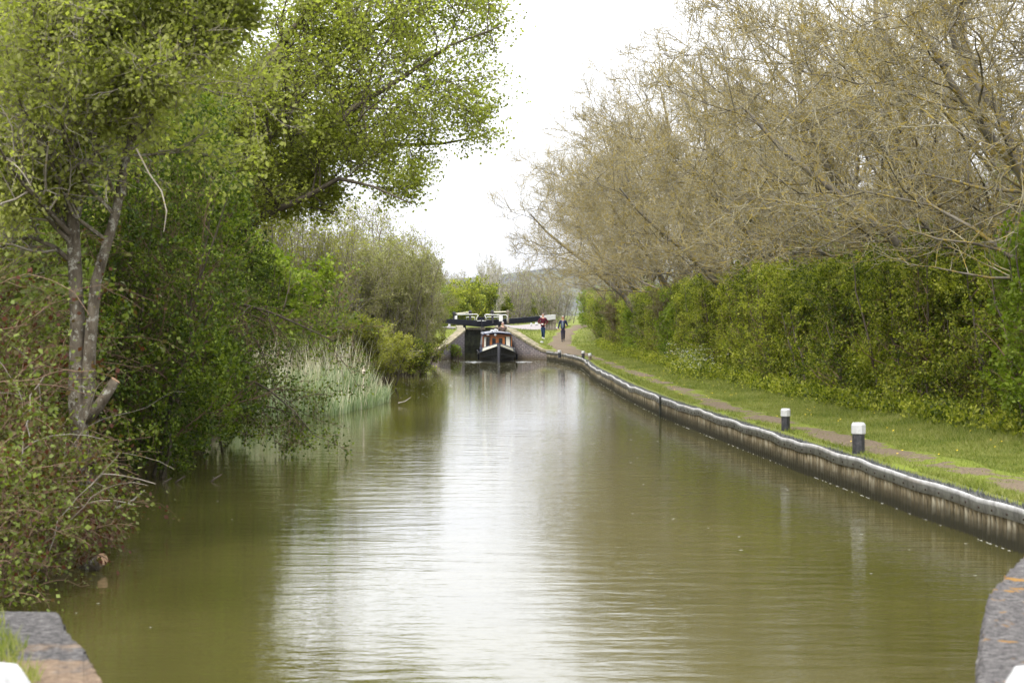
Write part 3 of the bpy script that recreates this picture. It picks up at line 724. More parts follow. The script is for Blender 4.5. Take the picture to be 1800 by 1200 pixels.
# brick/timber rest under the white end, lockside furniture
bm = bmesh.new(); p = at(968, 573, 134.3)
for k in range(4): box(bm, p.x - .36 + k * .185, p.x - .36 + k * .185 + .165, p.y - .2, p.y + .2, float(ground_z(p.x, p.y)) - .1, 2.28)
box(bm, p.x - .42, p.x + .42, p.y - .24, p.y + .24, 2.05, 2.275)
tag(bobj('beam_rest', bm, M['wood_grey'], None, bevel=.01), 'weathered timber stand under the white tail of the long balance beam', 'timber stand')
for px, Y, w, h, lab in ((790, 131, .14, .26, 'tiny white-capped bollard on the paving under the left beam'), (765, 139, .2, .18, 'low white bollard on grass beyond the left paving'), (934, 152, .13, .28, 'thin white marker post on the grass behind the long beam'), (943, 155, .2, .3, 'white-capped bollard on grass just behind the maroon jacket walker')):
    x = (px - 900) / F * Y; bollard((x, Y, float(ground_z(x, Y))), w, h, h * .7, lab, square=False)
bollard((-2.015, 7.3, 1.06), .36, .30, .24, 'large white bollard head cut by the lower left corner', rz=0)
bollard((2.07, 7.4, 1.06), .34, .275, .2, 'large white bollard head cut by the lower right corner', rz=.1)

# ------------------------------------------------------------------ narrowboat
M['hull'] = simple('hull_black', (.009, .009, .012), .5, scale=2.5, c2=(.005, .005, .006), spec=.12)
M['blue'] = simple('boat_blue', (.018, .030, .095), .3, scale=3, spec=.5)
M['navy'] = simple('boat_navy', (.012, .016, .045), .3, scale=3, spec=.5)
M['oak'] = simple('varnished_oak', (.38, .135, .035), .35, scale=9, c2=(.24, .075, .02), spec=.5)
M['curtain'] = simple('curtain', (.72, .69, .60), .8, var=.2, scale=20)
M['glass'] = simple('dark_glass', (.012, .014, .016), .06, var=.1, spec=.6)
M['chrome'] = simple('bright_metal', (.6, .6, .62), .2, var=.1, metal=.9)
bx, by = at(876.8, 0, 107).x, 107.
boat = empty('narrowboat', (bx, by, 0), math.radians(1.7), 'black hulled narrowboat with cream bow panels and oak cabin doors leaving the lock', 'narrowboat')
# local axes: -y is the bow direction; bow tip at y=0, stern at y=14.6
def hull_sec(y):
    """half width at (gunwale, mid, bottom) and gunwale height for a distance y from the bow tip"""
    f = min(1, (y / 3.6)); g_ = 1 - (1 - f) ** 2.1
    wg = .06 + .97 * g_; wm = .05 + .97 * (1 - (1 - min(1, max(0, y - .08) / 3.9)) ** 1.9); wb = .03 + .93 * (1 - (1 - min(1, max(0, y - .25) / 4.3)) ** 1.6)
    zg = .50 + .42 * (1 - min(1, y / 3.4)) ** 1.7
    return wg, wm, wb, zg
secs = [0, .12, .3, .6, .95, 1.35, 1.8, 2.3, 2.8, 3.4, 4.2, 8, 12, 13.4, 14, 14.4, 14.6]
bm = bmesh.new(); rings = []
for y in secs:
    wg, wm, wb, zg = hull_sec(y)
    if y > 13: k = math.sqrt(max(.05, 1 - ((y - 13) / 1.65) ** 2)); wg *= k; wm *= k; wb *= k
    z2 = zg * .52; z3 = zg * .18
    rings.append([bm.verts.new(p) for p in ((-wg, y, zg), (-wg - .015, y, zg - .035), (-wm, y, z2 + .03), (-wm - .02, y, z2), (-wm * .985, y, z2 - .03), (-wb - .02, y, z3), (-wb, y, -.4), (wb, y, -.4), (wb + .02, y, z3), (wm * .985, y, z2 - .03), (wm + .02, y, z2), (wm, y, z2 + .03), (wg + .015, y, zg - .035), (wg, y, zg))])
for a, b in zip(rings, rings[1:]):
    for k in range(len(a) - 1): bm.faces.new((a[k], a[k + 1], b[k + 1], b[k]))
bm.faces.new(rings[0]); bm.faces.new(rings[-1][::-1]); bobj('hull', bm, M['hull'], boat)
# rubbing strake lines
bm = bmesh.new()
for s in (-1, 1):
    for fz in (.52, .93):
        pts = []
        for y in secs[:-4]:
            wg, wm, wb, zg = hull_sec(y); w = wm if fz < .6 else wg; pts.append((s * (w + .03), y, zg * fz))
        rod(bm, pts, .025, 5)
bobj('rubbing_strake', bm, M['hull'], boat)
# stem post, fender
bm = bmesh.new(); rod(bm, [(0, .0, -.3), (0, -.05, .3), (0, -.06, .75), (0, -.03, 1.02)], [.07, .07, .075, .07], 8); bobj('stem_post', bm, simple('stem_grey', (.07, .07, .085), .5), boat)
bm = bmesh.new(); box(bm, -.10, .10, .0, .22, .93, 1.03); rod(bm, [(-.14, .16, 1.05), (.14, .16, 1.05)], .03, 6); bobj('bow_cleat', bm, M['hull'], boat, bevel=.01)
# cream panels above the gunwale on both bows, blue behind
for s in (-1, 1):
    for nm, y0, y1, mt, hh0, hh1, off in (('bow_panel', .14, 2.15, 'cream', .13, .19, 0), ('bow_flank', 2.17, 3.9, 'blue', .19, .22, 0)):
        bm = bmesh.new(); n = 12; A, B, C, D = [], [], [], []
        for i in range(n + 1):
            y = y0 + (y1 - y0) * i / n; wg, _, _, zg = hull_sec(y); hh = hh0 + (hh1 - hh0) * i / n; lean = .03
            A.append(bm.verts.new((s * (wg - .01), y, zg + .004))); B.append(bm.verts.new((s * (wg - .01 - lean), y, zg + hh)))
            C.append(bm.verts.new((s * (wg - .06 - lean), y + .03, zg + hh))); D.append(bm.verts.new((s * (wg - .06), y + .03, zg + .004)))
        for i in range(n):
            for a, b in ((A, B), (B, C), (C, D), (D, A)): bm.faces.new((a[i], a[i + 1], b[i + 1], b[i]))
        bm.faces.new((A[0], B[0], C[0], D[0])); bm.faces.new((A[n], D[n], C[n], B[n])); bobj(nm, bm, M[mt], boat)
    # cap rail in blue over the cream
    bm = bmesh.new(); pts = []
    for i in range(16):
        y = .1 + 3.9 * i / 15; wg, _, _, zg = hull_sec(y); pts.append((s * (wg - .05), y, zg + .145 + .08 * i / 15))
    rod(bm, pts, .028, 6); bobj('cap_rail', bm, M['blue'], boat, True)
# fore deck
bm = bmesh.new(); A = [];B = []
for y in (.1, .6, 1.2, 1.9): wg, _, _, zg = hull_sec(y); A.append(bm.verts.new((-wg + .07, y, zg + .02))); B.append(bm.verts.new((wg - .07, y, zg + .02)))
for i in range(3): bm.faces.new((A[i], B[i], B[i + 1], A[i + 1]))
bobj('foredeck', bm, M['navy'], boat)
# cabin shell: sides lean in (tumblehome), arched roof
CY0, CY1 = 3.9, 12.6; WB, WT, ZB, ZT = .90, .80, .52, 1.47
def arch(x, w, zt, rise): return zt + rise * (1 - (x / w) ** 2)
bm = bmesh.new(); xs_ = np.linspace(-WT, WT, 9); R_ = []
for y in (CY0 + .05, CY1):
    R_.append([bm.verts.new((-WB, y, ZB))] + [bm.verts.new((x, y, arch(x, WT, ZT, .10))) for x in xs_] + [bm.verts.new((WB, y, ZB))])
for k in range(len(R_[0]) - 1): bm.faces.new((R_[0][k], R_[0][k + 1], R_[1][k + 1], R_[1][k]))
bm.faces.new(R_[1][::-1]); cabin = bobj('cabin', bm, M['navy'], boat)
# roof slab with overhang
bm = bmesh.new(); R_ = []
for y in (CY0 - .22, CY1 + .1):
    R_.append([bm.verts.new((x * 1.05, y, arch(x, WT, ZT, .10) + .004 + dz)) for x in xs_ for dz in (0,)] + [bm.verts.new((x * 1.05, y, arch(x, WT, ZT, .10) + .06)) for x in xs_[::-1]])
n_ = len(R_[0])
for k in range(n_): bm.faces.new((R_[0][k], R_[0][(k + 1) % n_], R_[1][(k + 1) % n_], R_[1][k]))
bm.faces.new(R_[0]); bm.faces.new(R_[1][::-1]); roof = bobj('roof', bm, M['navy'], boat)
# roof furniture: headlamp, mushroom vents, pole rack, handrails
bm = bmesh.new(); rod(bm, [(-.12, CY0 - .24, ZT + .02), (-.12, CY0 - .30, ZT + .02)], .07, 12); bobj('headlamp', bm, M['chrome'], roof)
bm = bmesh.new(); box(bm, -.62, -.46, CY0 - .27, CY0 - .22, ZT - .02, ZT + .05); bobj('nav_lamp', bm, M['chrome'], roof, bevel=.01)
for yv in (6, 8.6, 11):
    bm = bmesh.new(); lathe(bm, [(.04, 0), (.04, .06), (.12, .07), (.11, .11), (.05, .14)], (.05 if yv > 6 else -.25, yv, ZT + .14), 12); bobj('mushroom_vent', bm, M['chrome'], roof)
for s in (-1, 1):
    bm = bmesh.new(); rod(bm, [(s * .74, CY0, ZT + .02), (s * .74, CY0 + .06, ZT + .11), (s * .74, CY1, ZT + .11)], .018, 6); bobj('roof_rail', bm, M['blue'], roof)
# front bulkhead in oak: frame members, two doors with panes, side lights with curtains
YF = CY0
bm = bmesh.new()
box(bm, -.80, .80, YF - .02, YF + .04, ZT - .09, ZT + .045)            # head
for x in (-.84, -.425, .385, .795): box(bm, x, x + .045, YF - .02, YF + .04, ZB, ZT - .091)
box(bm, -.79, -.38, YF - .02, YF + .04, ZB - .0, ZB + .12); box(bm, .431, .79, YF - .02, YF + .04, ZB, ZB + .12)
bobj('bulkhead_frame', bm, M['oak'], boat, bevel=.004)
for x0, x1 in ((-.375, -.002), (.002, .382)):
    bm = bmesh.new(); box(bm, x0, x0 + .08, YF - .035, YF + .02, ZB, ZT - .095); box(bm, x1 - .08, x1, YF - .035, YF + .02, ZB, ZT - .095)
    box(bm, x0 + .081, x1 - .081, YF - .034, YF + .02, ZT - .175, ZT - .095); box(bm, x0 + .081, x1 - .081, YF - .034, YF + .02, ZB, ZB + .26)
    dr = bobj('door', bm, M['oak'], boat, bevel=.004)
    bm = bmesh.new(); box(bm, x0 + .081, x1 - .081, YF - .005, YF + .005, ZB + .262, ZT - .177); bobj('pane', bm, M['glass'], dr)
    bm = bmesh.new(); xh = x1 - .04 if x0 < 0 else x0 + .04; lathe(bm, [(.015, 0), (.025, .02), (.01, .035)], (xh, YF - .05, ZB + .45), 8); bobj('handle', bm, M['chrome'], dr)
for x0, x1, cx0, cx1 in ((-.793, -.427, -.77, -.66), (.433, .793, .52, .74)):
    bm = bmesh.new(); box(bm, x0, x1, YF + .02, YF + .03, ZB + .122, ZT - .092); bobj('side_window', bm, M['glass'], boat)
    bm = bmesh.new(); n = 12; fr, bk = [], []
    for i in range(n + 1):
        x = cx0 + (cx1 - cx0) * i / n; yy_ = YF + .004 - .008 * math.cos(i * 2.4); fr.append((bm.verts.new((x, yy_, ZB + .13)), bm.verts.new((x + (.03 if cx0 < 0 else -.02) * 1, yy_, ZT - .10))))
    for i in range(n): bm.faces.new((fr[i][0], fr[i + 1][0], fr[i + 1][1], fr[i][1]))
    bobj('curtain', bm, M['curtain'], boat)
# side windows with bright frames along both flanks
for s in (-1, 1):
    for y0 in (5.0, 7.2, 9.4):
        bm = bmesh.new(); sl = (WB - WT) / (ZT - ZB)
        def sx(z, o): return s * (WB - (z - ZB) * sl + o)
        for (ya, yb, za, zb) in ((y0, y0 + 1.0, .86, .90), (y0, y0 + 1.0, 1.26, 1.30), (y0, y0 + .04, .90, 1.26), (y0 + .96, y0 + 1.0, .90, 1.26)):
            vs = [bm.verts.new((sx(z, o), y, z)) for o in (.002, .022) for (y, z) in ((ya, za), (yb, za), (yb, zb), (ya, zb))]
            for f in ((3, 2, 1, 0), (4, 5, 6, 7), (0, 1, 5, 4), (1, 2, 6, 5), (2, 3, 7, 6), (3, 0, 4, 7)): bm.faces.new([vs[i] for i in f])
        wf = bobj('window', bm, M['chrome'], cabin)
        bm = bmesh.new(); vs = [bm.verts.new((sx(z, .008), y, z)) for (y, z) in ((y0 + .04, .9), (y0 + .96, .9), (y0 + .96, 1.26), (y0 + .04, 1.26))]; bm.faces.new(vs); bobj('pane', bm, M['glass'], wf)
# side fenders hanging by the bow
for s, yv in ((-1, 2.9), (1, 2.9)):
    wg, _, _, zg = hull_sec(yv); bm = bmesh.new(); rod(bm, [(s * (wg + .09), yv, zg - .1), (s * (wg + .09), yv, .08)], .055, 8); rod(bm, [(s * (wg - .02), yv, zg + .12), (s * (wg + .09), yv, zg - .08)], .012, 5); bobj('fender', bm, M['hull'], boat)
# stern deck and tiller
bm = bmesh.new(); box(bm, -.8, .8, 12.65, 14.1, .46, .52); sdk = bobj('stern_deck', bm, M['navy'], boat)
bm = bmesh.new(); rod(bm, [(0, 14.4, .5), (0, 14.35, 1.15), (0, 13.6, 1.3)], .025, 6); bobj('tiller', bm, M['chrome'], boat)

# bow foam
rr = rng_(77); n = 260
fx = np.r_[rr.normal(-1.35, .28, n // 2), rr.normal(1.3, .35, n // 2)]; fy = rr.normal(.2, .9, n); kx = np.abs(fx) > .98
fx, fy = fx[kx], fy[kx]; s = rr.uniform(.012, .05, len(fx)); V = []
for a, b, c_ in zip(fx, fy, s):
    for k in range(6): an = k * math.pi / 3; V.append((bx + a + math.cos(an) * c_ * 2.2, by + b + math.sin(an) * c_, .012))
m_foam = simple('foam', (.7, .72, .72), .5, var=.1)
tag(link('foam', np_mesh('foam', np.array(V), np.arange(len(V)).reshape(-1, 6)), m_foam), 'white water churned at the bow of the narrowboat', 'foam', kind='stuff')

# ------------------------------------------------------------------ people
def skin_mesh(name, verts, edges, radii, mat, parent, sub=2, root=0, smooth=True):
    """one continuous skinned surface grown on a skeleton"""
    me = bpy.data.meshes.new(name); me.from_pydata([tuple(v) for v in verts], edges, [])
    o = bpy.data.objects.new(name, me); COL.objects.link(o)
    md = o.modifiers.new('skin', 'SKIN'); md.use_smooth_shade = True
    for i, rd in enumerate(radii):
        sv_ = me.skin_vertices[0].data[i]; sv_.radius = rd if isinstance(rd, tuple) else (rd, rd); sv_.use_root = (i == root)
    sb = o.modifiers.new('sub', 'SUBSURF'); sb.levels = sub; sb.render_levels = sub
    bpy.context.view_layer.update()
    dg = bpy.context.evaluated_depsgraph_get()
    nm = bpy.data.meshes.new_from_object(o.evaluated_get(dg)); nm.name = name
    bpy.data.objects.remove(o)
    return link(name, nm, mat, parent, smooth)

def chain(sk, pts, rad, parent_i=None):
    """append a chain to skeleton dict; returns indices"""
    ids = []
    for p, r_ in zip(pts, rad):
        sk['v'].append(p); sk['r'].append(r_); i = len(sk['v']) - 1
        if parent_i is not None: sk['e'].append((parent_i, i))
        parent_i = i; ids.append(i)
    return ids

def fingers(bm, wrist, dirv, palmn, scale=1.0, thumb_side=1, curl=.5):
    """five separate curled fingers and palm, tapered tubes"""
    d = Vector(dirv).normalized(); n_ = Vector(palmn).normalized(); s = d.cross(n_).normalized(); w = Vector(wrist)
    # palm
    rod(bm, [w, w + d * .035, w + d * .075, w + d * .095], [.024, .034, .038, .03], 8)
    for k, (off, ln) in enumerate(((-.03, .062), (-.010, .072), (.010, .078), (.03, .070))):
        b = w + d * .085 + s * off; p = [b]; a = 0
        for q in range(3): a += curl; p.append(p[-1] + (d * math.cos(a) + n_ * math.sin(a)) * ln * (.45, .32, .23)[q])
        rod(bm, p, [.0095, .009, .008, .006], 6)
    b = w + d * .03 + s * .03 * thumb_side
    rod(bm, [b, b + (d * .6 + s * .7 * thumb_side) * .035, b + (d + s * .45 * thumb_side + n_ * .3) * .058], [.013, .011, .008], 6)

SKIN = simple('skin', (.48, .27, .19), .55, var=.1, scale=20)
SKIN2 = simple('skin_ruddy', (.45, .22, .15), .55, var=.1, scale=20)
def person(loc, rz, H, label, top_mat, leg_mat, shoe_mat, hair_mat, pose, hair_cap=True, shirt=None, skin=SKIN, hem=None):
    root = empty('person', loc, rz, label, 'person'); k = H / 1.75
    S = lambda p: (p[0] * k, p[1] * k, p[2] * k)
    sk = dict(v=[], e=[], r=[])
    sp = chain(sk, [S((0, 0, .95)), S((0, 0, 1.08)), S((0, .01, 1.25)), S((0, .02, 1.40)), S((0, .015, 1.49)), S((0, 0, 1.555)), S((0, -.01, 1.63)), S((0, 0, 1.70))],
               [(.13, .09), (.13, .09), (.145, .10), (.12, .085), (.052, .055), (.058, .07), (.074, .092), (.062, .075)])
    for s in (-1, 1):
        a = pose['arm_l' if s > 0 else 'arm_r']; chain(sk, [S((s * .16, .02, 1.41)), S((s * .20, .02, 1.37)), S(a[0]), S(a[1])], [.055, .052, .038, .024], sp[3])
        l = pose['leg_l' if s > 0 else 'leg_r']; chain(sk, [S((s * .09, 0, .88)), S(l[0]), S(l[1])], [.085, .055, .036], sp[0])
    body = skin_mesh('body', sk['v'], sk['e'], [tuple(np.array(r) * k) if isinstance(r, tuple) else r * k for r in sk['r']], skin, root)
    # jacket
    sk = dict(v=[], e=[], r=[])
    sp = chain(sk, [S((0, 0, pose.get('hem', .86))), S((0, 0, 1.02)), S((0, .01, 1.22)), S((0, .02, 1.38)), S((0, .015, 1.475))], [(.175, .125), (.165, .125), (.18, .13), (.15, .11), (.075, .075)])
    for s in (-1, 1):
        a = pose['arm_l' if s > 0 else 'arm_r']; e_, w_ = Vector(a[0]), Vector(a[1]); w2 = e_.lerp(w_, .93)
        chain(sk, [S((s * .17, .02, 1.40)), S((s * .21, .02, 1.35)), S(e_), S(w2)], [.075, .074, .06, .045], sp[3])
    jk = skin_mesh('jacket', sk['v'], sk['e'], [tuple(np.array(r) * k) if isinstance(r, tuple) else r * k for r in sk['r']], top_mat, root, root=1)
    if shirt:
        bm = bmesh.new(); bmesh.ops.create_uvsphere(bm, u_segments=12, v_segments=10, radius=1); bmesh.ops.transform(bm, matrix=Matrix.Translation(S((-.01, -.07, 1.16))) @ Matrix.Diagonal((.085 * k, .085 * k, .30 * k, 1)), verts=bm.verts)
        bobj('shirt', bm, shirt, root, True)
    # trousers
    sk = dict(v=[], e=[], r=[]); p0 = chain(sk, [S((0, 0, .93)), S((0, 0, .86))], [(.15, .115), (.13, .11)])
    for s in (-1, 1):
        l = pose['leg_l' if s > 0 else 'leg_r']; a0 = Vector((s * .09, 0, .82)); chain(sk, [S(a0), S(a0.lerp(Vector(l[0]), .5)), S(l[0]), S(Vector(l[0]).lerp(Vector(l[1]), .95))], [.10, .092, .072, .06], p0[1])
    skin_mesh('trousers', sk['v'], sk['e'], [tuple(np.array(r) * k) if isinstance(r, tuple) else r * k for r in sk['r']], leg_mat, root)
    for s in (-1, 1):
        l = Vector(pose['leg_l' if s > 0 else 'leg_r'][1]); bm = bmesh.new()
        z0 = l.z - .07; rod(bm, [S((l.x, l.y + .06, z0 + .045)), S((l.x, l.y + .0, z0 + .05)), S((l.x, l.y - .10, z0 + .035)), S((l.x, l.y - .18, z0 + .03))], [.038, .046, .045, .03], 8); bobj('shoe', bm, shoe_mat, root, True)
        a = pose['arm_l' if s > 0 else 'arm_r']; d = (Vector(a[1]) - Vector(a[0])).normalized(); bm = bmesh.new()
        fingers(bm, S(Vector(a[1]) - d * .015), d, Vector((-s * .8, -.2, .1)), curl=.45, thumb_side=-s); bobj('hand', bm, skin, body, True)
    # face
    bm = bmesh.new(); rod(bm, [S((0, -.098, 1.645)), S((0, -.118, 1.61)), S((0, -.10, 1.60))], [.008, .014, .01], 6); bobj('nose', bm, skin, body, True)
    for s in (-1, 1):
        bm = bmesh.new(); bmesh.ops.create_uvsphere(bm, u_segments=8, v_segments=6, radius=.012 * k); bmesh.ops.translate(bm, vec=S((s * .03, -.088, 1.645)), verts=bm.verts); bobj('eye', bm, M['glass'], body, True)
        bm = bmesh.new(); rod(bm, [S((s * .078, .01, 1.66)), S((s * .085, .015, 1.63)), S((s * .077, .0, 1.60))], [.012, .016, .009], 6); bobj('ear', bm, skin, body, True)
    bm = bmesh.new(); rod(bm, [S((-.025, -.086, 1.575)), S((0, -.093, 1.575)), S((.025, -.086, 1.575))], .006, 5); bobj('mouth', bm, simple('lips', (.3, .12, .1)), body, True)
    bm = bmesh.new(); bmesh.ops.create_uvsphere(bm, u_segments=20, v_segments=14, radius=1)
    for v in bm.verts: v.co = Vector((v.co.x * .088, v.co.y * .104 + .008, v.co.z * .10)) * (1 + .02 * math.sin(v.co.x * 23 + v.co.y * 31 + v.co.z * 17))
    kill = [v for v in bm.verts if v.co.z < (-.045 if v.co.y > -.01 else .040)]; bmesh.ops.delete(bm, geom=kill, context='VERTS')
    bmesh.ops.transform(bm, matrix=Matrix.Translation(S((0, 0, 1.668))) @ Matrix.Scale(k, 4), verts=bm.verts)
    if hair_cap: bobj('hair', bm, hair_mat, root, True)
    return root, body, jk

cloth = lambda n, c, c2=None: simple(n, c, .85, scale=9, c2=c2, bump=.5, bdist=.02, spec=.15)
p1 = at(954.5, 596, 129); p1.z = float(ground_z(p1.x, p1.y))
r1, b1, j1 = person((p1.x, p1.y, p1.z), .05, 1.72, 'person in maroon zip jacket and blue jeans walking on grass', cloth('maroon', (.085, .010, .020), (.04, .006, .011)), cloth('denim', (.018, .042, .10), (.01, .022, .055)),
       simple('white_shoe', (.6, .6, .58)), simple('hair_grey', (.20, .17, .15), .8),
       dict(arm_l=((.33, .03, 1.16), (.16, -.20, 1.03)), arm_r=((-.33, .03, 1.16), (-.10, -.22, 1.04)), leg_l=((.07, -.06, .50), (.06, -.02, .075)), leg_r=((-.05, -.02, .50), (-.02, .16, .12)), hem=.84))
bm = bmesh.new(); box(bm, -.11, .0, -.335, -.315, .97, 1.05); bobj_o = bobj('paper', bm, simple('paper', (.75, .75, .72)), None, bevel=.002)
bobj_o.location = (p1.x, p1.y, p1.z); bobj_o.rotation_euler = (.5, .5, 0); tag(bobj_o, 'small white paper held in front of the maroon jacket', 'paper'); bobj_o.rotation_euler = (0, 0, .05)
p2 = at(989.5, 603.5, 125); p2.z = float(ground_z(p2.x, p2.y)) + .02
r2, b2_, j2 = person((p2.x, p2.y, p2.z), -.05, 1.66, 'grey haired person in open navy jacket walking on the dirt path', cloth('navy_coat', (.018, .022, .055), (.010, .012, .03)), cloth('dark_trousers', (.028, .026, .045)),
       simple('dark_shoe', (.03, .028, .028)), simple('hair_silver', (.42, .40, .38), .8),
       dict(arm_l=((.30, .05, 1.12), (.24, -.20, 1.08)), arm_r=((-.27, .03, 1.12), (-.33, -.10, .86)), leg_l=((.08, .02, .50), (.07, .16, .13)), leg_r=((-.06, -.08, .50), (-.05, -.06, .075)), hem=.82),
       shirt=cloth('grey_blue_shirt', (.13, .155, .20)), skin=SKIN2)
ps = at(881, 0, 120.6)
r3, b3, j3 = person((ps.x + .10, 120.6, .46), .1, 1.72, 'white haired person in brown jacket steering from the boat stern', cloth('brown_coat', (.13, .09, .07), (.06, .045, .04)), cloth('steer_trousers', (.04, .04, .05)),
       simple('steer_shoe', (.03, .03, .03)), simple('hair_white', (.42, .37, .35), .8),
       dict(arm_l=((.30, .0, 1.14), (.22, -.24, 1.10)), arm_r=((-.28, .05, 1.14), (-.20, .25, 1.0)), leg_l=((.10, -.02, .48), (.10, .0, .07)), leg_r=((-.10, -.02, .48), (-.10, .0, .07))))

# ------------------------------------------------------------------ trees and shrubs
T = dict(n=0)
def spec(n, ang, ln, rad, nseg=4, **k): return dict(n=n, ang=ang, len=ln, rad=rad, nseg=nseg, **k)

# ---- bare spring trees over the towpath hedge (crowns lean towards the water, -x)
def bare_tree(seed, h, lean, reach, dens=1.0, low=2.0):
    r = random.Random(seed)
    pls = [[(0, 0, -.2, .22), (-lean * .15, .1, h * .3, .17), (-lean * .4, -.1, h * .6, .11), (-lean * .7, .1, h * .92, .03)],
           [(-.1, .3, -.2, .17), (-lean * .5, .8, h * .25, .13), (-lean * 1.1, 1.3, h * .5, .09), (-lean * 1.7, 1.6, h * .75, .03)],
           [(-.1, -.4, -.2, .16), (-lean * .6, -.9, h * .22, .12), (-lean * 1.5, -1.6, h * .40, .08), (-lean * 2.3, -2.0, h * .56, .03)]]
    env = ell((-reach * .35, 0, h * .62, reach * .95, 4.4, h * .42), (-reach * .45, 0, low + 2.7, reach * .9, 4.4, 2.6))
    sp = [spec(14, 60, .50, .42, 7, t0=.12, up=.02, wander=.2, pull=(-.05, 0, 0), zmin=4.1),
          spec(9, 50, .55, .62, 5, t0=.15, up=.01, wander=.18, pull=(-.03, 0, 0), rmin=.012, zmin=2.9),
          spec(int(9 * dens), 45, .60, .62, 5, t0=.12, up=.07, wander=.17, lmax=1.7, rmin=.0095, zmin=3.0),
          spec(int(6 * dens), 42, .62, .7, 4, t0=.12, up=.09, wander=.18, lmax=.8, rmin=.0055, end=.6, zmin=3.0)]
    return plant('bare_tree', seed, pls, sp, env, M['bark_lichen'], M['twig_lichen'], sides=(8, 6, 5, 4, 3, 3), thick_levels=3)

BT = [bare_tree(101, 12.5, 2.0, 7.0, 1.0), bare_tree(102, 11.5, 2.6, 7.5, 1.0), bare_tree(103, 13.0, 1.6, 6.5, 1.0)]
GR = 'bare spring trees in a row behind the towpath hedge'
rowt = [(0, 10.6, 33, .1, .95, 'nearest bare tree at right edge with thick blurred lichened boughs'),
        (1, 10.9, 41, -.15, .98, 'bare tree with a dark snapped bough pointing over the towpath'),
        (2, 10.2, 50, .2, 1.0, 'tall bare tree reaching the top of the photo beside the sky'),
        (0, 9.8, 59, -.1, .97, 'bare tree with dense yellow lichened twigs above the hedge middle'),
        (1, 9.2, 68, .12, .98, 'bare tree with an ivy clad stem behind the hedge'),
        (2, 8.7, 78, -.2, 1.05, 'bare tree with wispy upright top left of the highest crown'),
        (0, 8.2, 88, .25, 1.08, 'bare tree with twigs sweeping low over the hedge towards the walkers'),
        (1, 7.7, 99, -.1, 1.1, 'smaller bare tree whose twigs hang above the walkers'),
        (2, 7.4, 111, .1, .95, 'bare tree near the lock with pale twigs against the sky'),
        (0, 7.6, 124, -.3, .72, 'farthest and lowest bare tree of the right hand row')]
for k, x, y, rz, s, lab in rowt: put('bare_tree', BT[k], (x, y, float(ground_z(x, y))), lab, 'tree', GR, rz, (s, s * 1.05, s))
for i, (k, x, y, rz, s, lab) in enumerate([(2, 17, 47, .6, 1.15, 'tall bare tree far back behind the snapped bough'), (0, 16, 66, -.5, 1.1, 'bare tree in the second row behind the middle of the hedge'), (1, 15.5, 90, .4, 1.05, 'bare tree in the second row behind the low sweeping twigs'), (1, 16.5, 31, .5, 1.1, 'bare tree filling the upper right corner behind nearer boughs')]):
    put('bare_tree', BT[k], (x, y, 1), lab, 'tree', GR, rz, (s, s, s))
# ivy on one stem
r = rng_(8); n = 9000; a = r.random(n) * 6.28; z = r.random(n) * 5.2; rad = .28 + .35 * r.random(n) ** 2 * (1 + .5 * np.sin(z * 2))
V, Fq, A = leaves_at(r, np.c_[9.2 - .12 * z + np.cos(a) * rad, 67.6 + np.sin(a) * rad, z + .8], .09, 1.1)
tag(link('ivy', np_mesh('ivy', V, Fq, {'rnd': A}), leaf_mat('leaf_ivy', [(.02, .035, .012), (.035, .055, .018), (.05, .075, .02)], .15)), 'dark ivy climbing a bare tree stem above the hedge', 'ivy')

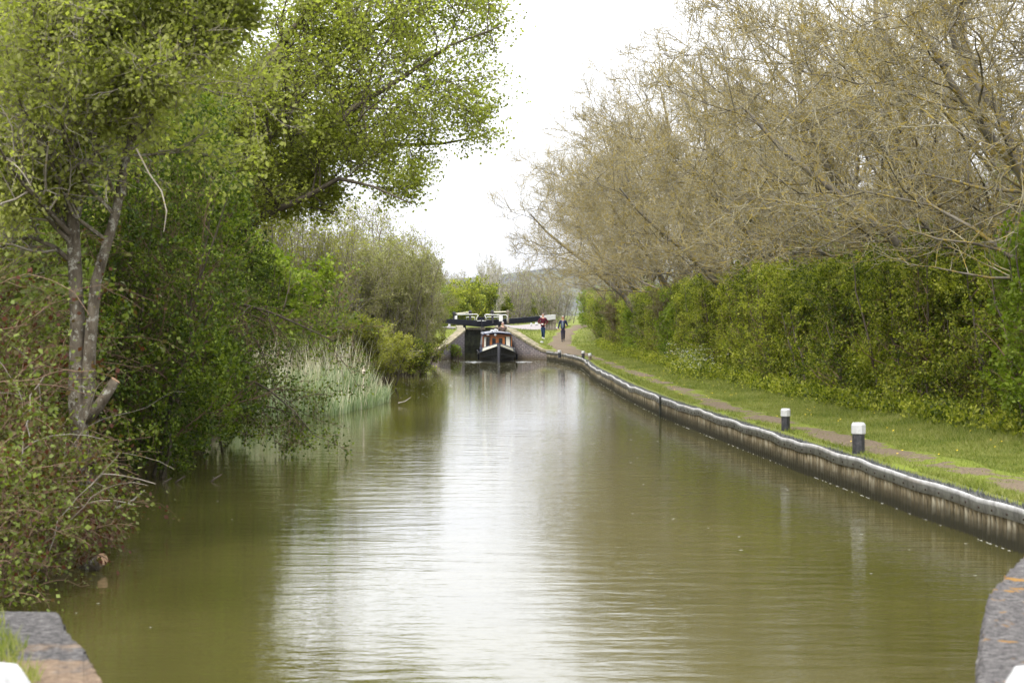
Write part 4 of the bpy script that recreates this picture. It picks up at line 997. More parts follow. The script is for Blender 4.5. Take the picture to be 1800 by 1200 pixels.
# ---- hedge
def bush(name, seed, w, d, h, leaf, nleaf, lsize, stems=16, bark='bark_dark', elong=1.4, up=.10, twig=None, dens=1.0, rtw=.004, leaf_levels=2, lj=.05, shell=0, cols=False):
    r = random.Random(seed); pls = []
    for i in range(stems):
        x = r.uniform(-.42, .42) * w; y = r.uniform(-.42, .42) * d; hh = h * r.uniform(.55, .95)
        pls.append([(x * .7, y * .7, -.15, .035), (x * .85 + r.uniform(-.15, .15), y * .85, hh * .4, .028), (x * 1.05 + r.uniform(-.2, .2), y * 1.05, hh * .75, .018), (x * 1.15, y * 1.15, hh, .008)])
    def colf(x): return 1 if not cols else (.48 + .52 * np.abs(np.sin(np.pi * x / 1.35 + seed)) ** .7) * (1 + .10 * np.sin(x * 5.3 + seed * 2))
    def env(p, rg):
        cf = colf(p[:, 0])
        q = (np.abs(p[:, 0] / (w * .52)) ** 4 + np.abs(p[:, 1] / (d * .56 * cf)) ** 4 + np.clip((p[:, 2] - h * .5) / (h * .52 * (.7 + .3 * cf)), -2, 3) ** 4)
        bump = 1 + .45 * np.sin(p[:, 0] * 2.1 + seed) * np.sin(p[:, 1] * 2.3 + 1) * np.cos(p[:, 2] * 1.7)
        return (q < bump * rg.uniform(.6, 1.5, len(p))) & (p[:, 2] > .05)
    sp = [spec(int(11 * dens), 48, .38, .55, 4, t0=.06, up=up, wander=.2, lmax=h * .5, rmin=.006),
          spec(int(8 * dens), 45, .55, .6, 4, t0=.1, up=up, wander=.25, lmax=.7, rmin=rtw),
          spec(5, 42, .6, .7, 3, t0=.1, up=up, wander=.25, lmax=.38, rmin=rtw * .8, end=.6)]
    res = plant(name, seed, pls, sp, env, M[bark], M[twig or 'twig_brown'], M[leaf], nleaf, lsize, lj, elong, thick_levels=1, sides=(5, 4, 3, 3, 3), leaf_levels=leaf_levels, flat=.35)
    if shell:      # leafy sprays over the outside of the bush
        g = rng_(seed + 7); nc_ = shell // 26; q = nrm(g.normal(0, 1, (nc_, 3))); e = .5
        q = np.sign(q) * np.abs(q) ** e; q = q / (np.sum(np.abs(q) ** 4, 1, keepdims=True) ** .25); rad = g.uniform(.84, 1.06, nc_) * (1 + .07 * np.sin(q[:, 0] * 9 + seed) * np.sin(q[:, 2] * 7))
        c_ = q * rad[:, None] * np.array([w * .5, d * .5, h * .5]); c_[:, 1] *= colf(c_[:, 0]); c_[:, 2] *= .72 + .28 * colf(c_[:, 0]); c_[:, 2] += h * .5; c_ = c_[c_[:, 2] > .02]
        p = np.repeat(c_, 26, 0); sgn = nrm(np.repeat(g.normal(0, 1, (len(c_), 3)) + np.array([0, 0, .9]), 26, 0)); tt_ = g.random(len(p))[:, None]
        p = p + sgn * tt_ * .32 + g.normal(0, .035, p.shape); p[:, 2] = np.abs(p[:, 2]); V, Fq, A = leaves_at(g, p, lsize, elong, sgn, .35)
        old = res[-1][1]; V0 = np.empty(len(old.vertices) * 3, np.float32); old.vertices.foreach_get('co', V0); V0 = V0.reshape(-1, 3); A0 = np.empty(len(V0), np.float32); old.attributes['rnd'].data.foreach_get('value', A0)
        V = np.concatenate([V0, V]); res[-1] = ('foliage', np_mesh(name + '_leaves', V, np.arange(len(V)).reshape(-1, 4), {'rnd': np.r_[A0, A]}), M[leaf]); bpy.data.meshes.remove(old)
    return res

HB = [bush('hawthorn_bush', 201, 5.2, 2.3, 3.5, 'leaf_hedge', 40000, .044, 20, shell=24000, cols=True), bush('hawthorn_bush', 202, 5.2, 2.3, 3.3, 'leaf_hedge', 40000, .044, 20, shell=24000, cols=True),
      bush('hawthorn_bush', 203, 5.2, 2.5, 3.7, 'leaf_hedge', 40000, .044, 20, shell=24000, cols=True)]
HBb = bush('hawthorn_bush', 204, 4.8, 2.8, 3.7, 'leaf_bright', 34000, .058, 18, shell=24000, cols=True)
ph = [(32.5, 3, 1.0, 'bright green leafy bush at right edge, nearest of the hedge'), (37.2, 1, .98, 'hedge bush just left of the bright green leafy one'), (41.8, 2, 1.04, 'hedge bush with dark hollow base behind the largest bollard'),
      (46.4, 0, 1.0, 'hedge bush behind the slimmer white-capped bollard'), (51, 1, 1.0, 'hedge bush over a thin pale stem, two beyond the bollards'), (55.8, 2, .97, 'hedge bush beneath the snapped dark bough'), (60.5, 0, 1.02, 'rounded hedge bush just right of the white flowering weeds'),
      (65.5, 1, 1.05, 'tall hedge bush behind the white flowering weeds'), (70.5, 2, .96, 'hedge bush left of the white flowering weeds'), (75.5, 0, 1.0, 'hedge bush below the dark ivy clad stem'), (80.5, 3, .82, 'bright green hedge bush standing just beyond the ivy stem'),
      (86, 1, .98, 'hedge bush level with the bend of the canal edge'), (92, 2, .92, 'hedge bush just beyond the canal bend, shaded at its base'), (98.5, 3, .74, 'light green hedge bush at the left end of the tall section'),
      (105, 0, .86, 'darker hedge bush under the low sweeping twigs'), (112, 1, .80, 'hedge bush right of the navy jacket walker'), (119.5, 2, .78, 'hedge bush behind the navy jacket walker, near the path curve'), (128, 0, .78, 'hedge bush just right of the white beam end'),
      (137, 1, .8, 'far hedge bush beside the far curve of the path'), (147, 3, .8, 'farthest hedge bush seen, pale green beyond the path curve')]
rz_h = math.radians(90)
for i, (y, k, s, lab) in enumerate(ph):
    x = float(interp(y, HEDGE_X)) + 1.15 + (.25 if i % 3 == 1 else 0); parts = (HB + [HBb])[k]
    put('hawthorn_bush', parts, (x, y, float(ground_z(x, y)) - .05), lab, 'bush', 'hawthorn bushes of the towpath hedge', rz_h + (math.pi if i % 2 else 0) + .05 * math.sin(i * 7), (1.05 if y < 100 else 1.4, 1, s))
# brown half-leafed shrubs rising behind the hedge
BB = [bush('brown_shrub', 221, 5.5, 2.6, 5.0, 'leaf_brown', 26000, .05, 22, twig='twig_brown', rtw=.006), bush('brown_shrub', 222, 5.5, 2.6, 4.6, 'leaf_olive', 24000, .05, 22, twig='twig_grey', rtw=.006)]
for i, (x, y, k, s, lab) in enumerate([(11.4, 33, 0, 1.05, 'reddish brown shrub above the bright green hedge bush'), (10.6, 40, 1, 1.1, 'olive half leafed shrub behind the hedge near the right'), (10.0, 46.5, 0, 1.08, 'brown twiggy shrub rising behind the hedge above the bollards'),
                               (9.4, 53, 1, 1.1, 'olive shrub under the snapped bough behind the hedge'), (8.9, 60, 0, .98, 'brown shrub between the ivy stem and snapped bough'), (8.6, 69, 1, .9, 'olive grey shrub around the ivy clad stem'),
                               (8.0, 80, 0, .82, 'brown shrub filling the gap left of the ivy stem'), (7.8, 93, 1, .8, 'olive shrub behind the far part of the hedge'), (7.5, 108, 0, .75, 'small brown shrub behind the hedge near the walkers')]):
    put('brown_shrub', BB[k], (x, y, .7), lab, 'shrub', 'half leafed shrubs behind the hedge', rz_h + .1 * i, (1.15, 1, s))

# ---- left bank, nearest: pale-stemmed sallow with several trunks
tb = at(128, 0, 21.5); X0 = tb.x
def L_(px, py, Y=21.5): v = at(px, py, Y); return (v.x - X0, v.y - 21.5, v.z)
def Lr(px, py, r_, Y=21.5): return (*L_(px, py, Y), r_ * .84)
pls = [[Lr(120, 985, .13), Lr(150, 860, .12), Lr(146, 740, .12), Lr(136, 620, .105), Lr(130, 500, .095), Lr(134, 380, .085), Lr(128, 290, .07), Lr(112, 180, .06), Lr(118, 40, .045), Lr(110, -160, .02)],
       [Lr(134, 380, .06), Lr(156, 300, .052), Lr(178, 215, .045), Lr(190, 90, .04), Lr(184, -120, .02)],
       [Lr(150, 735, .10), Lr(166, 620, .085), Lr(174, 520, .075), Lr(186, 440, .07), Lr(214, 350, .062), Lr(238, 240, .052), Lr(256, 120, .045), Lr(300, -20, .035), Lr(350, -200, .015)],
       [Lr(216, 345, .045), Lr(222, 260, .04), Lr(250, 160, .036), Lr(330, 90, .03), Lr(360, 40, .02)],
       [Lr(178, 215, .03), Lr(130, 190, .03), Lr(90, 120, .026), Lr(40, 60, .02), Lr(0, 20, .012)],
       [Lr(132, 440, .03), Lr(90, 340, .024), Lr(30, 280, .016), Lr(-30, 250, .01)],
       [Lr(256, 120, .028), Lr(300, 60, .024), Lr(360, 0, .02), Lr(420, -60, .012)]]
env = ell((-.1, .2, 6.3, 3.2, 2.6, 2.9), (-1.6, .3, 5.0, 2.4, 2.4, 2.6), (.6, .2, 4.9, 2.3, 2.2, 1.6))
sp = [spec(22, 58, .36, .45, 5, t0=.30, up=.02, wander=.2, lmax=2.2, rmin=.010), spec(12, 50, .55, .6, 5, t0=.15, up=.03, wander=.22, lmax=1.0, rmin=.005),
      spec(7, 45, .6, .7, 4, t0=.1, up=.03, wander=.25, lmax=.5, rmin=.003)]
parts = plant('sallow', 301, pls, sp, env, M['bark_grey'], M['twig_grey'], M['leaf_light'], 100000, .040, .08, 1.5, thick_levels=2, sides=(9, 6, 4, 3), flat=.3)
sal = put('sallow_tree', parts, (X0, 21.5, 0), 'near tree with pale grey forked trunks and fresh light green leaves', 'tree')
m_cut = simple('cut_wood', (.34, .21, .12), .8, var=.35, scale=20)
def stump(a, b, r0, r1, par=None):
    """sawn-off limb with a pale cut end"""
    bm = bmesh.new(); A, B = Vector(a), Vector(b); mid = A.lerp(B, .5) + Vector((0, 0, -.04)); rod(bm, [A, mid, B], [r0, (r0 + r1) / 2, r1], 9); o = bobj('cut_limb', bm, M['bark_dark'] if par is None else M['bark_grey'], par, True)
    d = (B - A).normalized(); bm = bmesh.new(); rod(bm, [B - d * .004, B + d * .006], r1 * .98, 12); bobj('cut_end', bm, m_cut, o); return o
stump(L_(150, 738), L_(203, 668), .075, .055, sal); stump(L_(150, 760), L_(172, 832), .03, .03, sal)
s_ = at(100, 1000, 20.5); sroot = empty('cut_log', (s_.x, s_.y, 0), 0, 'sawn dark log with pale cut end lying at the waterline under the near tree', 'log')
def W2(px, py, Y): v = at(px, py, Y); return v - sroot.location
stump(W2(118, 1015, 20.8), W2(180, 982, 20.3), .09, .065, sroot); sroot.children[0].name = 'log'
# hanging dead branch
bm = bmesh.new(); rod(bm, [at(240, 262, 20.8), at(262, 305, 20.7), at(284, 336, 20.6), at(293, 372, 20.5), at(288, 408, 20.5)], [.011, .009, .008, .007, .004], 5)
tag(bobj('dead_branch', bm, M['twig_grey']), 'pale broken branch hanging down from the near grey tree', 'branch')

# ---- bramble thicket on the near left bank
def thicket(seed, n, cx, cy, rx, ry, h, arch_, rad=.008):
    r = rng_(seed); b = np.c_[cx + r.uniform(-rx, rx, n), cy + r.uniform(-ry, ry, n), r.random(n) * h * 1.9 * np.clip(1.2 - (np.arange(n) % 7) / 7, .1, 1)]
    b[:, 0] -= b[:, 2] * .22
    d = nrm(np.c_[r.normal(.12, .6, n), r.normal(0, .5, n), np.full(n, 1.2)]); L = h * r.uniform(.6, 1.3, n) * 1.4
    P = np.zeros((n, 11, 3)); P[:, 0] = b; dd = d.copy()
    for i in range(10):
        dd = dd + r.normal(0, .17, (n, 3)); dd[:, 2] -= arch_ * (.4 + i * .12); dd = nrm(dd); P[:, i + 1] = P[:, i] + dd * (L / 10)[:, None]
    P[:, :, 2] = np.maximum(P[:, :, 2], .03)
    return P, taper(np.full(n, rad) * r.uniform(.6, 1.3, n), 10, .4), L
def bramble(name, seed, n, cx, cy, rx, ry, h, nl, ls, lmat, label, bm_='twig_brown'):
    root = empty(name, (cx, cy, 0), 0, label, 'brambles')
    P, R, L = thicket(seed, n, 0, 0, rx, ry, h, .13); r = rng_(seed + 1)
    P2_, R2, L2 = children(r, P, R, L, spec(7, 55, .28, .6, 4, t0=.1, up=-.02, wander=.25, rmin=.0035))
    ok = P2_[:, :, 2].min(1) > .02; P2_, R2 = P2_[ok], R2[ok]
    V, Fq = merge([tubes(P, R, 5), tubes(P2_, R2, 3)]); link('stems', np_mesh('bramble_stems', V, Fq), M[bm_], root)
    p, d = points_on(r, P, nl // 3, .08); p2_, d2 = points_on(r, P2_, nl - nl // 3, .05)
    p = np.r_[p, p2_]; d = np.r_[d, d2]; V, Fq, A = leaves_at(r, p, ls, 1.3, d, .5); link('foliage', np_mesh('bramble_leaves', V, Fq, {'rnd': A}), M[lmat], root); return root
bramble('bramble_thicket', 401, 420, -5.75, 19.6, .95, 2.3, .95, 34000, .042, 'leaf_bramble', 'tangled reddish bramble thicket on the near left bank')
bramble('bramble_thicket', 405, 700, -6.95, 22.2, 1.15, 2.4, 1.7, 52000, .044, 'leaf_bramble', 'tall brown bramble tangle behind the pale forked trunks')
bramble('bramble_thicket', 409, 300, -4.9, 20.6, .36, 1.7, .5, 12000, .038, 'leaf_bramble', 'low brambles trailing into the water around the sawn log')
bramble('bramble_thicket', 413, 230, -4.95, 17.2, .42, 1.7, .4, 8000, .036, 'leaf_bramble', 'lowest brambles hanging over the bank just beyond the left stone wall')
# dead pale sticks poking from the brambles
r = rng_(44); n = 34; P, R, L = thicket(45, n, -5.2, 20.6, .9, 2.0, 1.0, .07, .009)
V, Fq = tubes(P, R, 5); tag(link('dead_sticks', np_mesh('dead_sticks', V, Fq), M['twig_grey']), 'loose pale dead sticks among the near brambles', 'sticks', kind='stuff')

# ---- left bank, overhanging dark hawthorns and willows behind
DB = [bush('dark_hawthorn', 501, 6.0, 5.6, 6.6, 'leaf_dark', 70000, .044, 26, lj=.06, dens=1.1, shell=60000), bush('dark_hawthorn', 502, 5.4, 5.2, 5.6, 'leaf_dark', 60000, .044, 24, lj=.06, dens=1.1, shell=50000)]
put('hawthorn_tree', DB[0], (-7.7, 33.0, .0), 'dark green hawthorn overhanging the water right of the pale forked trunks', 'tree', rz=.2, sc=(1, 1, 1))
put('hawthorn_tree', DB[1], (-7.9, 39.5, .0), 'lower dark hawthorn with boughs drooping towards the reeds', 'tree', rz=1.4, sc=(1.05, 1, .82))
put('hawthorn_tree', DB[1], (-9.6, 28.5, .2), 'dark hawthorn directly behind the near forked trunks', 'tree', rz=2.6, sc=(1.1, 1.1, 1.15))
WB_ = bush('willow', 511, 6.5, 5.5, 8.5, 'leaf_willow', 50000, .06, 22, shell=40000, elong=3.0, lj=.08, twig='twig_grey', bark='bark_grey')
put('willow_tree', WB_, (-9.4, 25.5, .2), 'willow with narrow pale leaves behind the brambles at left edge', 'tree')
put('willow_tree', WB_, (-10.5, 36, .2), 'tall willow behind the dark overhanging hawthorn', 'tree', rz=2, sc=(1.1, 1.1, 1.15))
# drooping twiggy boughs over the reeds
pls = [[(0, 0, 1.2, .05), (1.0, -.5, 1.9, .04), (2.2, -1.0, 1.75, .028), (3.2, -1.4, 1.2, .018), (3.9, -1.6, .45, .008)], [(0, .3, .9, .05), (1.2, .3, 1.15, .035), (2.4, .2, 1.0, .022), (3.4, 0, .75, .01)],
       [(0, 0, 1.8, .06), (1.2, -.6, 2.7, .045), (2.4, -1.2, 2.9, .03), (3.6, -1.7, 2.6, .018), (4.3, -1.9, 2.2, .01)]]
sp = [spec(16, 50, .36, .5, 5, t0=.2, up=-.05, wander=.2, rmin=.008), spec(9, 48, .5, .6, 4, t0=.1, up=-.03, wander=.25, rmin=.005), spec(5, 45, .6, .7, 3, t0=.1, up=-.03, wander=.25, rmin=.004)]
parts = plant('droop', 521, pls, sp, lambda p, r: p[:, 2] > .08, M['bark_dark'], M['twig_brown'], M['leaf_dark'], 7000, .045, .05, 1.3, thick_levels=2)
put('hawthorn_tree', parts, (-7.6, 37.6, 0), 'sparse dark twiggy hawthorn dipping to the water in front of reeds', 'tree')

# ---- big sycamore whose boughs reach over the canal
pls = [[(0, 0, -.2, .30), (.1, 0, 3, .25), (.2, .1, 6, .2), (.4, 0, 9, .13), (.6, .1, 13, .04)],
       [(.1, 0, 3.0, .17), (1.2, -.4, 4.2, .14), (2.6, -.7, 5.5, .11), (4.6, -1.0, 6.9, .07), (6.2, -1.2, 8.0, .04), (7.8, -1.3, 8.7, .012)],
       [(.15, 0, 4.4, .14), (1.6, .6, 5.5, .11), (3.4, 1.2, 6.2, .08), (5.4, 1.5, 6.4, .05), (7.4, 1.6, 6.6, .012)],
       [(.1, 0, 3.2, .13), (1.5, -.9, 3.9, .10), (3.2, -1.7, 4.9, .07), (4.6, -2.2, 5.4, .04), (5.9, -2.4, 4.8, .012)],
       [(.1, 0, 3.8, .13), (1.8, .2, 5.8, .10), (3.6, .5, 7.8, .07), (5.2, .6, 9.3, .04), (6.8, .6, 10.4, .012)], [(.1, 0, 3.0, .10), (1.4, -.6, 4.4, .08), (2.6, -.8, 4.9, .05), (4.2, -.8, 4.7, .012)],
       [(.2, 0, 5.6, .13), (1.8, 0, 7.4, .10), (3.6, -.2, 9.2, .07), (5.6, -.3, 11, .03)],
       [(.1, 0, 5.0, .12), (-1.6, .3, 7.2, .09), (-3.0, 0, 9.5, .05), (-4.0, 0, 11.5, .02)],
       [(.1, 0, 4.5, .12), (.5, -1.8, 6.5, .09), (1.2, -3.4, 8.4, .05), (1.8, -4.4, 10.4, .02)]]
env = ell((1.0, 0, 9.6, 7.4, 5.4, 4.6), (3.8, -.4, 6.9, 4.9, 3.6, 2.6), (2.4, -.8, 5.9, 2.8, 3.0, 1.3), (0.5, -2, 7.5, 4.5, 3.5, 3.5))
sp = [spec(17, 55, .36, .42, 6, t0=.22, up=.02, wander=.2, lmax=3.4, rmin=.014), spec(13, 48, .52, .6, 5, t0=.12, up=.0, wander=.2, lmax=1.5, rmin=.008),
      spec(8, 45, .6, .65, 4, t0=.12, up=-.0, wander=.22, lmax=.85, rmin=.0052, end=.6)]
parts = plant('sycamore', 531, pls, sp, env, M['bark_dark'], M['bark_dark'], M['leaf_syc'], 150000, .062, .13, 1.05, thick_levels=2, sides=(10, 7, 4, 3), flat=.5, leaf_levels=1)
put('sycamore_tree', parts, (-8.0, 43, .2), 'large sycamore with dark boughs and bright leaves reaching across the sky', 'tree')
put('sycamore_tree', parts, (-12.8, 59, .2), 'second sycamore seen behind the large one, further along the bank', 'tree', None, .9, (.9, .9, .9))

# ---- reed bed
r = rng_(61)
def blades(n, xf, h0, h1, w, lean, seg=4):
    u = r.random(n); v = r.random(n)
    y = 49.8 + v ** .8 * 11; xl = interp(y, [(49, -8.6), (51, -8.4), (61, -7.6)]); xr = interp(y, [(49.8, -6.1), (51, -4.7), (56, -4.0), (60, -3.75), (61, -3.9)]); x = xl + (xr - xl) * (u ** xf)
    edge = np.clip(np.minimum((xr - x) / .8, 1), .45, 1); H = r.uniform(h0, h1, n) * edge
    d = r.normal(0, lean, (n, 2)); P = np.zeros((n, seg + 1, 3)); t = np.linspace(0, 1, seg + 1)
    P[:, :, 0] = x[:, None] + d[:, :1] * t ** 2 * H[:, None]; P[:, :, 1] = y[:, None] + d[:, 1:] * t ** 2 * H[:, None]; P[:, :, 2] = -.05 + H[:, None] * t * (1 - .12 * np.abs(d[:, :1]) * t)
    a = r.random(n) * np.pi; sd_ = np.c_[np.cos(a), np.sin(a), np.zeros(n)]; wd = (w * (1 - t ** 2 * .92))[None, :, None]
    A = P - sd_[:, None] * wd; B = P + sd_[:, None] * wd; V = np.stack([A, B], 2).reshape(n, -1, 3)
    k = np.arange(seg)[None, :] * 2 + np.arange(n)[:, None] * (2 * (seg + 1)); Fq = np.stack([k, k + 1, k + 3, k + 2], -1).reshape(-1, 4)
    return V.reshape(-1, 3), Fq, np.repeat(r.random(n), 2 * (seg + 1))
M['reed'] = leaf_mat('reed_green', [(.13, .18, .09), (.23, .29, .17), (.38, .42, .32)], .35); M['reed_dead'] = leaf_mat('reed_dead', [(.38, .34, .27), (.54, .50, .42), (.66, .63, .56)], .3)
rb = empty('reed_bed', (0, 0, 0), 0, 'stand of green and pale dead reeds growing in the water', 'reeds'); rb['kind'] = 'stuff'
V, Fq, A = blades(8000, .8, .8, 1.35, .013, .22); tag(link('green_blades', np_mesh('green_blades', V, Fq, {'rnd': A}), M['reed'], rb), kind='stuff')
V, Fq, A = blades(1800, 1.6, 1.0, 2.3, .011, .16); tag(link('dead_stalks', np_mesh('dead_stalks', V, Fq, {'rnd': A}), M['reed_dead'], rb), kind='stuff')
bm = bmesh.new(); p = at(638, 652, 55); rod(bm, [(p.x, p.y, -.1), (p.x + .02, p.y, p.z)], .012, 5); lathe(bm, [(.015, -.12), (.05, -.06), (.055, .0), (.03, .06), (.012, .16)], (p.x + .02, p.y, p.z), 9)
tag(bobj('reedmace', bm, simple('reed_fluff', (.6, .53, .42), .9)), 'single fluffy pale reedmace head standing above the green reeds', 'reedmace')

# ---- middle distance, left
OB = bush('olive_willow', 551, 5.6, 4.6, 5.8, 'leaf_olive', 70000, .048, 26, twig='twig_grey', lj=.06, rtw=.007, bark='bark_dark')
YB = bush('yellow_shrub', 552, 4.6, 3.4, 2.4, 'leaf_yellow', 38000, .05, 22, lj=.05, twig='twig_grey')
GB = bush('green_bush', 553, 4.0, 4.0, 4.0, 'leaf_bright', 34000, .07, 16, lj=.07)
WT_ = bush('wispy_tree', 554, 5.0, 4.5, 7.5, 'leaf_yellow', 16000, .06, 20, lj=.10, twig='twig_grey', rtw=.008, dens=1.1)
DM = bush('bramble_mound', 555, 3.8, 3.4, 2.1, 'leaf_hedge', 34000, .05, 18)
def mid(nm, parts, px, Y, lab, cat, rz=0, sc=(1, 1, 1), z=.35, grp=None):
    x = (px - 900) / F * Y; return put(nm, parts, (x, Y, z), lab, cat, grp, rz, sc)
mid('willow_bush', OB, 672, 86, 'rounded olive grey willow bush on the bank beyond the reeds', 'bush')
mid('willow_bush', OB, 700, 97, 'olive willow bush just behind the rounded one, towards the lock', 'bush', 2.2, (1, 1, .9))
mid('willow_bush', OB, 606, 88, 'olive willow bush left of the rounded one, partly hidden', 'bush', 4, (.9, .9, .82))
mid('yellow_shrub', YB, 560, 68, 'low yellow green shrub directly behind the tall dead reeds', 'shrub', .1)
mid('yellow_shrub', YB, 640, 72, 'low yellow green shrub at the water beyond the green reeds', 'shrub', 1.9, (1, 1, .9), .2)
mid('yellow_shrub', YB, 480, 66, 'yellow green shrub glimpsed through the drooping dark twigs', 'shrub', 3.1)
mid('bramble_mound', DM, 718, 99, 'dark green bramble mound at the water below the left paving', 'brambles', .3, (1, 1, 1), .15)
mid('bramble_mound', DM, 690, 84, 'brown and green bramble mound under the rounded willow bush', 'brambles', 2, (.9, 1, .75), .05)
mid('wispy_tree', WT_, 655, 104, 'wispy half bare tree rising behind the rounded willow bush', 'tree', .3, (1.3, 1.2, 1.12))
mid('wispy_tree', WT_, 705, 122, 'wispy half bare tree nearest the lock on the left', 'tree', 1.3, (1.1, 1.1, .95))
mid('wispy_tree', WT_, 570, 92, 'wispy half bare tree at the edge of the dark hawthorns', 'tree', 2.3, (1.2, 1.2, 1.0))
mid('wispy_tree', WT_, 500, 84, 'wispy tree seen behind the lowest sycamore boughs', 'tree', 4.3, (1.4, 1.2, 1.05))
mid('wispy_tree', WT_, 525, 66, 'wispy twiggy tree under the lowest sycamore bough behind the dead reeds', 'tree', 5.2, (.75, .8, .92))
mid('green_bush', GB, 540, 76, 'leafy green bush between the reeds and the wispy trees', 'bush', .5, (.95, 1, .75))
mid('green_bush', GB, 745, 133, 'bright yellow green bush beside the tail of the left beam', 'bush', 1.4, (1, 1, .95), 1.4)
mid('green_bush', GB, 596, 112, 'leafy green bush left of the wispy trees in the distance', 'bush', 2.4, (1.3, 1, .9), .5)
mid('green_bush', GB, 440, 58, 'green bush deep in shade behind the drooping hawthorn', 'bush', 3.4, (1.3, 1.2, 1.1), .4)
mid('green_bush', GB, 330, 56, 'green bush hidden low behind the dark overhanging hawthorn', 'bush', 5.4, (1.4, 1.2, 1.3), .4)

# ---- beyond the lock
FG = bush('far_green', 571, 5, 4, 4.4, 'leaf_hedge', 15000, .12, 12, lj=.12)
FT = bush('far_bare', 572, 5.5, 4, 6.4, 'leaf_olive', 1500, .08, 15, twig='twig_grey', rtw=.009, bark='bark_grey', up=.22)
FW = bush('far_birch', 573, 2.6, 2.2, 6.6, 'leaf_olive', 400, .08, 7, twig='twig_pale', rtw=.010, bark='birch', up=.25)
farb = [(FG, 806, 172, (1.0, 1, .95), 'green bush beyond the left gate handrail'), (FG, 832, 178, (1, 1, 1.05), 'tallest green bush behind the middle of the lock gates'), (FG, 783, 160, (.7, 1, .75), 'small green bush left of the gate handrails'),
        (FG, 857, 186, (.7, 1, .8), 'dark green bush at the foot of the pale birches'), (FG, 920, 205, (.62, 1, .82), 'rounded green bush above the middle of the long balance beam'), (FG, 958, 200, (.5, 1, .8), 'narrow green bush behind the maroon jacket walker')]
for i, (pt, px, Y, sc, lab) in enumerate(farb): mid('green_bush', pt, px, Y, lab, 'bush', i * 1.3, sc, 1.4, 'green bushes beyond the lock')
for i, (px, Y, s, lab) in enumerate([(852, 180, 1.0, 'left pale stemmed birch clump beyond the lock gates'), (868, 184, 1.02, 'right pale stemmed birch clump beyond the lock gates')]): mid('birch_tree', FW, px, Y, lab, 'tree', i * 2, (1, 1, s), 1.5, 'pale birches beyond the lock')
for i, (px, Y, s, lab) in enumerate([(884, 190, 1.0, 'brownish bare tree just right of the pale birches'), (905, 200, .98, 'bare tree above the long balance beam, left of centre'), (930, 215, 1.0, 'faint bare tree above the long balance beam'), (950, 220, 1.0, 'faint bare tree behind the walkers'),
                                     (790, 190, .9, 'grey bare tree above the left gate handrail'), (765, 175, .9, 'grey bare tree beyond the bright bush by the left beam'), (820, 215, .95, 'faint bare tree over the tallest green bush'), (740, 165, .95, 'thin bare tree left of the gap in the trees'), (975, 190, .8, 'bare thicket tree at the far end of the hedge')]):
    mid('bare_tree', FT, px, Y, lab, 'tree', i * 1.1, (1, 1, s), 1.4, 'bare trees beyond the lock')
# plant growing at the foot of the left wing wall
pf = bush('wall_plant', 581, 1.0, .5, .8, 'leaf_bright', 2600, .05, 8)
put('buddleia', pf, (at(797, 0, 114.4).x, 114.2, .05), 'leafy green plant growing from the foot of the left wing wall', 'plant')

# ---- white flowering weeds and rough weeds along the hedge foot
def weeds(name, seed, n, xs_, ys_, h, lmat, label, flowers=0):
    r = rng_(seed); P0 = np.c_[xs_(r, n), ys_(r, n), np.zeros(n)]; P0[:, 2] = ground_z(P0[:, 0], P0[:, 1])
    P = polyline(r, P0, nrm(np.c_[r.normal(0, .3, n), r.normal(0, .3, n), np.ones(n)]), h * r.uniform(.4, 1.2, n), 4, .12, .1, None); V1, F1 = tubes(P, taper(np.full(n, .004), 4), 3)
    root = empty(name, (0, 0, 0), 0, label, 'weeds'); root['kind'] = 'stuff'
    p, d = points_on(r, P, n * 14, .06); V, Fq, A = leaves_at(r, p, .05, 1.5, d, .5); tag(link('stems', np_mesh('weed_stems', V1, F1), M['leaf_bright'], root), kind='stuff')
    tag(link('foliage', np_mesh('weed_leaves', V, Fq, {'rnd': A}), M[lmat], root), kind='stuff')
    if flowers:
        tip = np.repeat(P[:, -1], flowers, 0) + r.normal(0, .035, (n * flowers, 3)) * np.array([1, 1, .3]); V, Fq, A = leaves_at(r, tip, .018, 1, None, .9)
        tag(link('flowers', np_mesh('weed_flowers', V, Fq, {'rnd': A}), simple('petal_white', (.75, .76, .70), .7), root), kind='stuff')
weeds('hedge_foot_weeds', 601, 2600, lambda r, n: 0 * r.random(n), lambda r, n: 30 + r.random(n) * 85, .5, 'leaf_hedge', 'rough green weeds along the foot of the hedge') if False else None
def hx_(off, sp_):
    def f(r, n): return None
    return f
r = rng_(606); n = 3600; yy_ = 30 + r.random(n) ** .8 * 90; xx_ = interp(yy_, HEDGE_X) + r.normal(.12, .22, n)
weeds('hedge_foot_weeds', 602, n, lambda rr_, n_: xx_, lambda rr_, n_: yy_, .42, 'leaf_hedge', 'rough green weeds along the foot of the hedge')
xf = 6.15 + rng_(1).normal(0, .28, 150); yf = 66 + rng_(2).normal(0, 3.2, 150)
weeds('cow_parsley', 603, 150, lambda rr_, n_: xf, lambda rr_, n_: yf, .95, 'leaf_hedge', 'white flowering cow parsley at the hedge foot', 12)

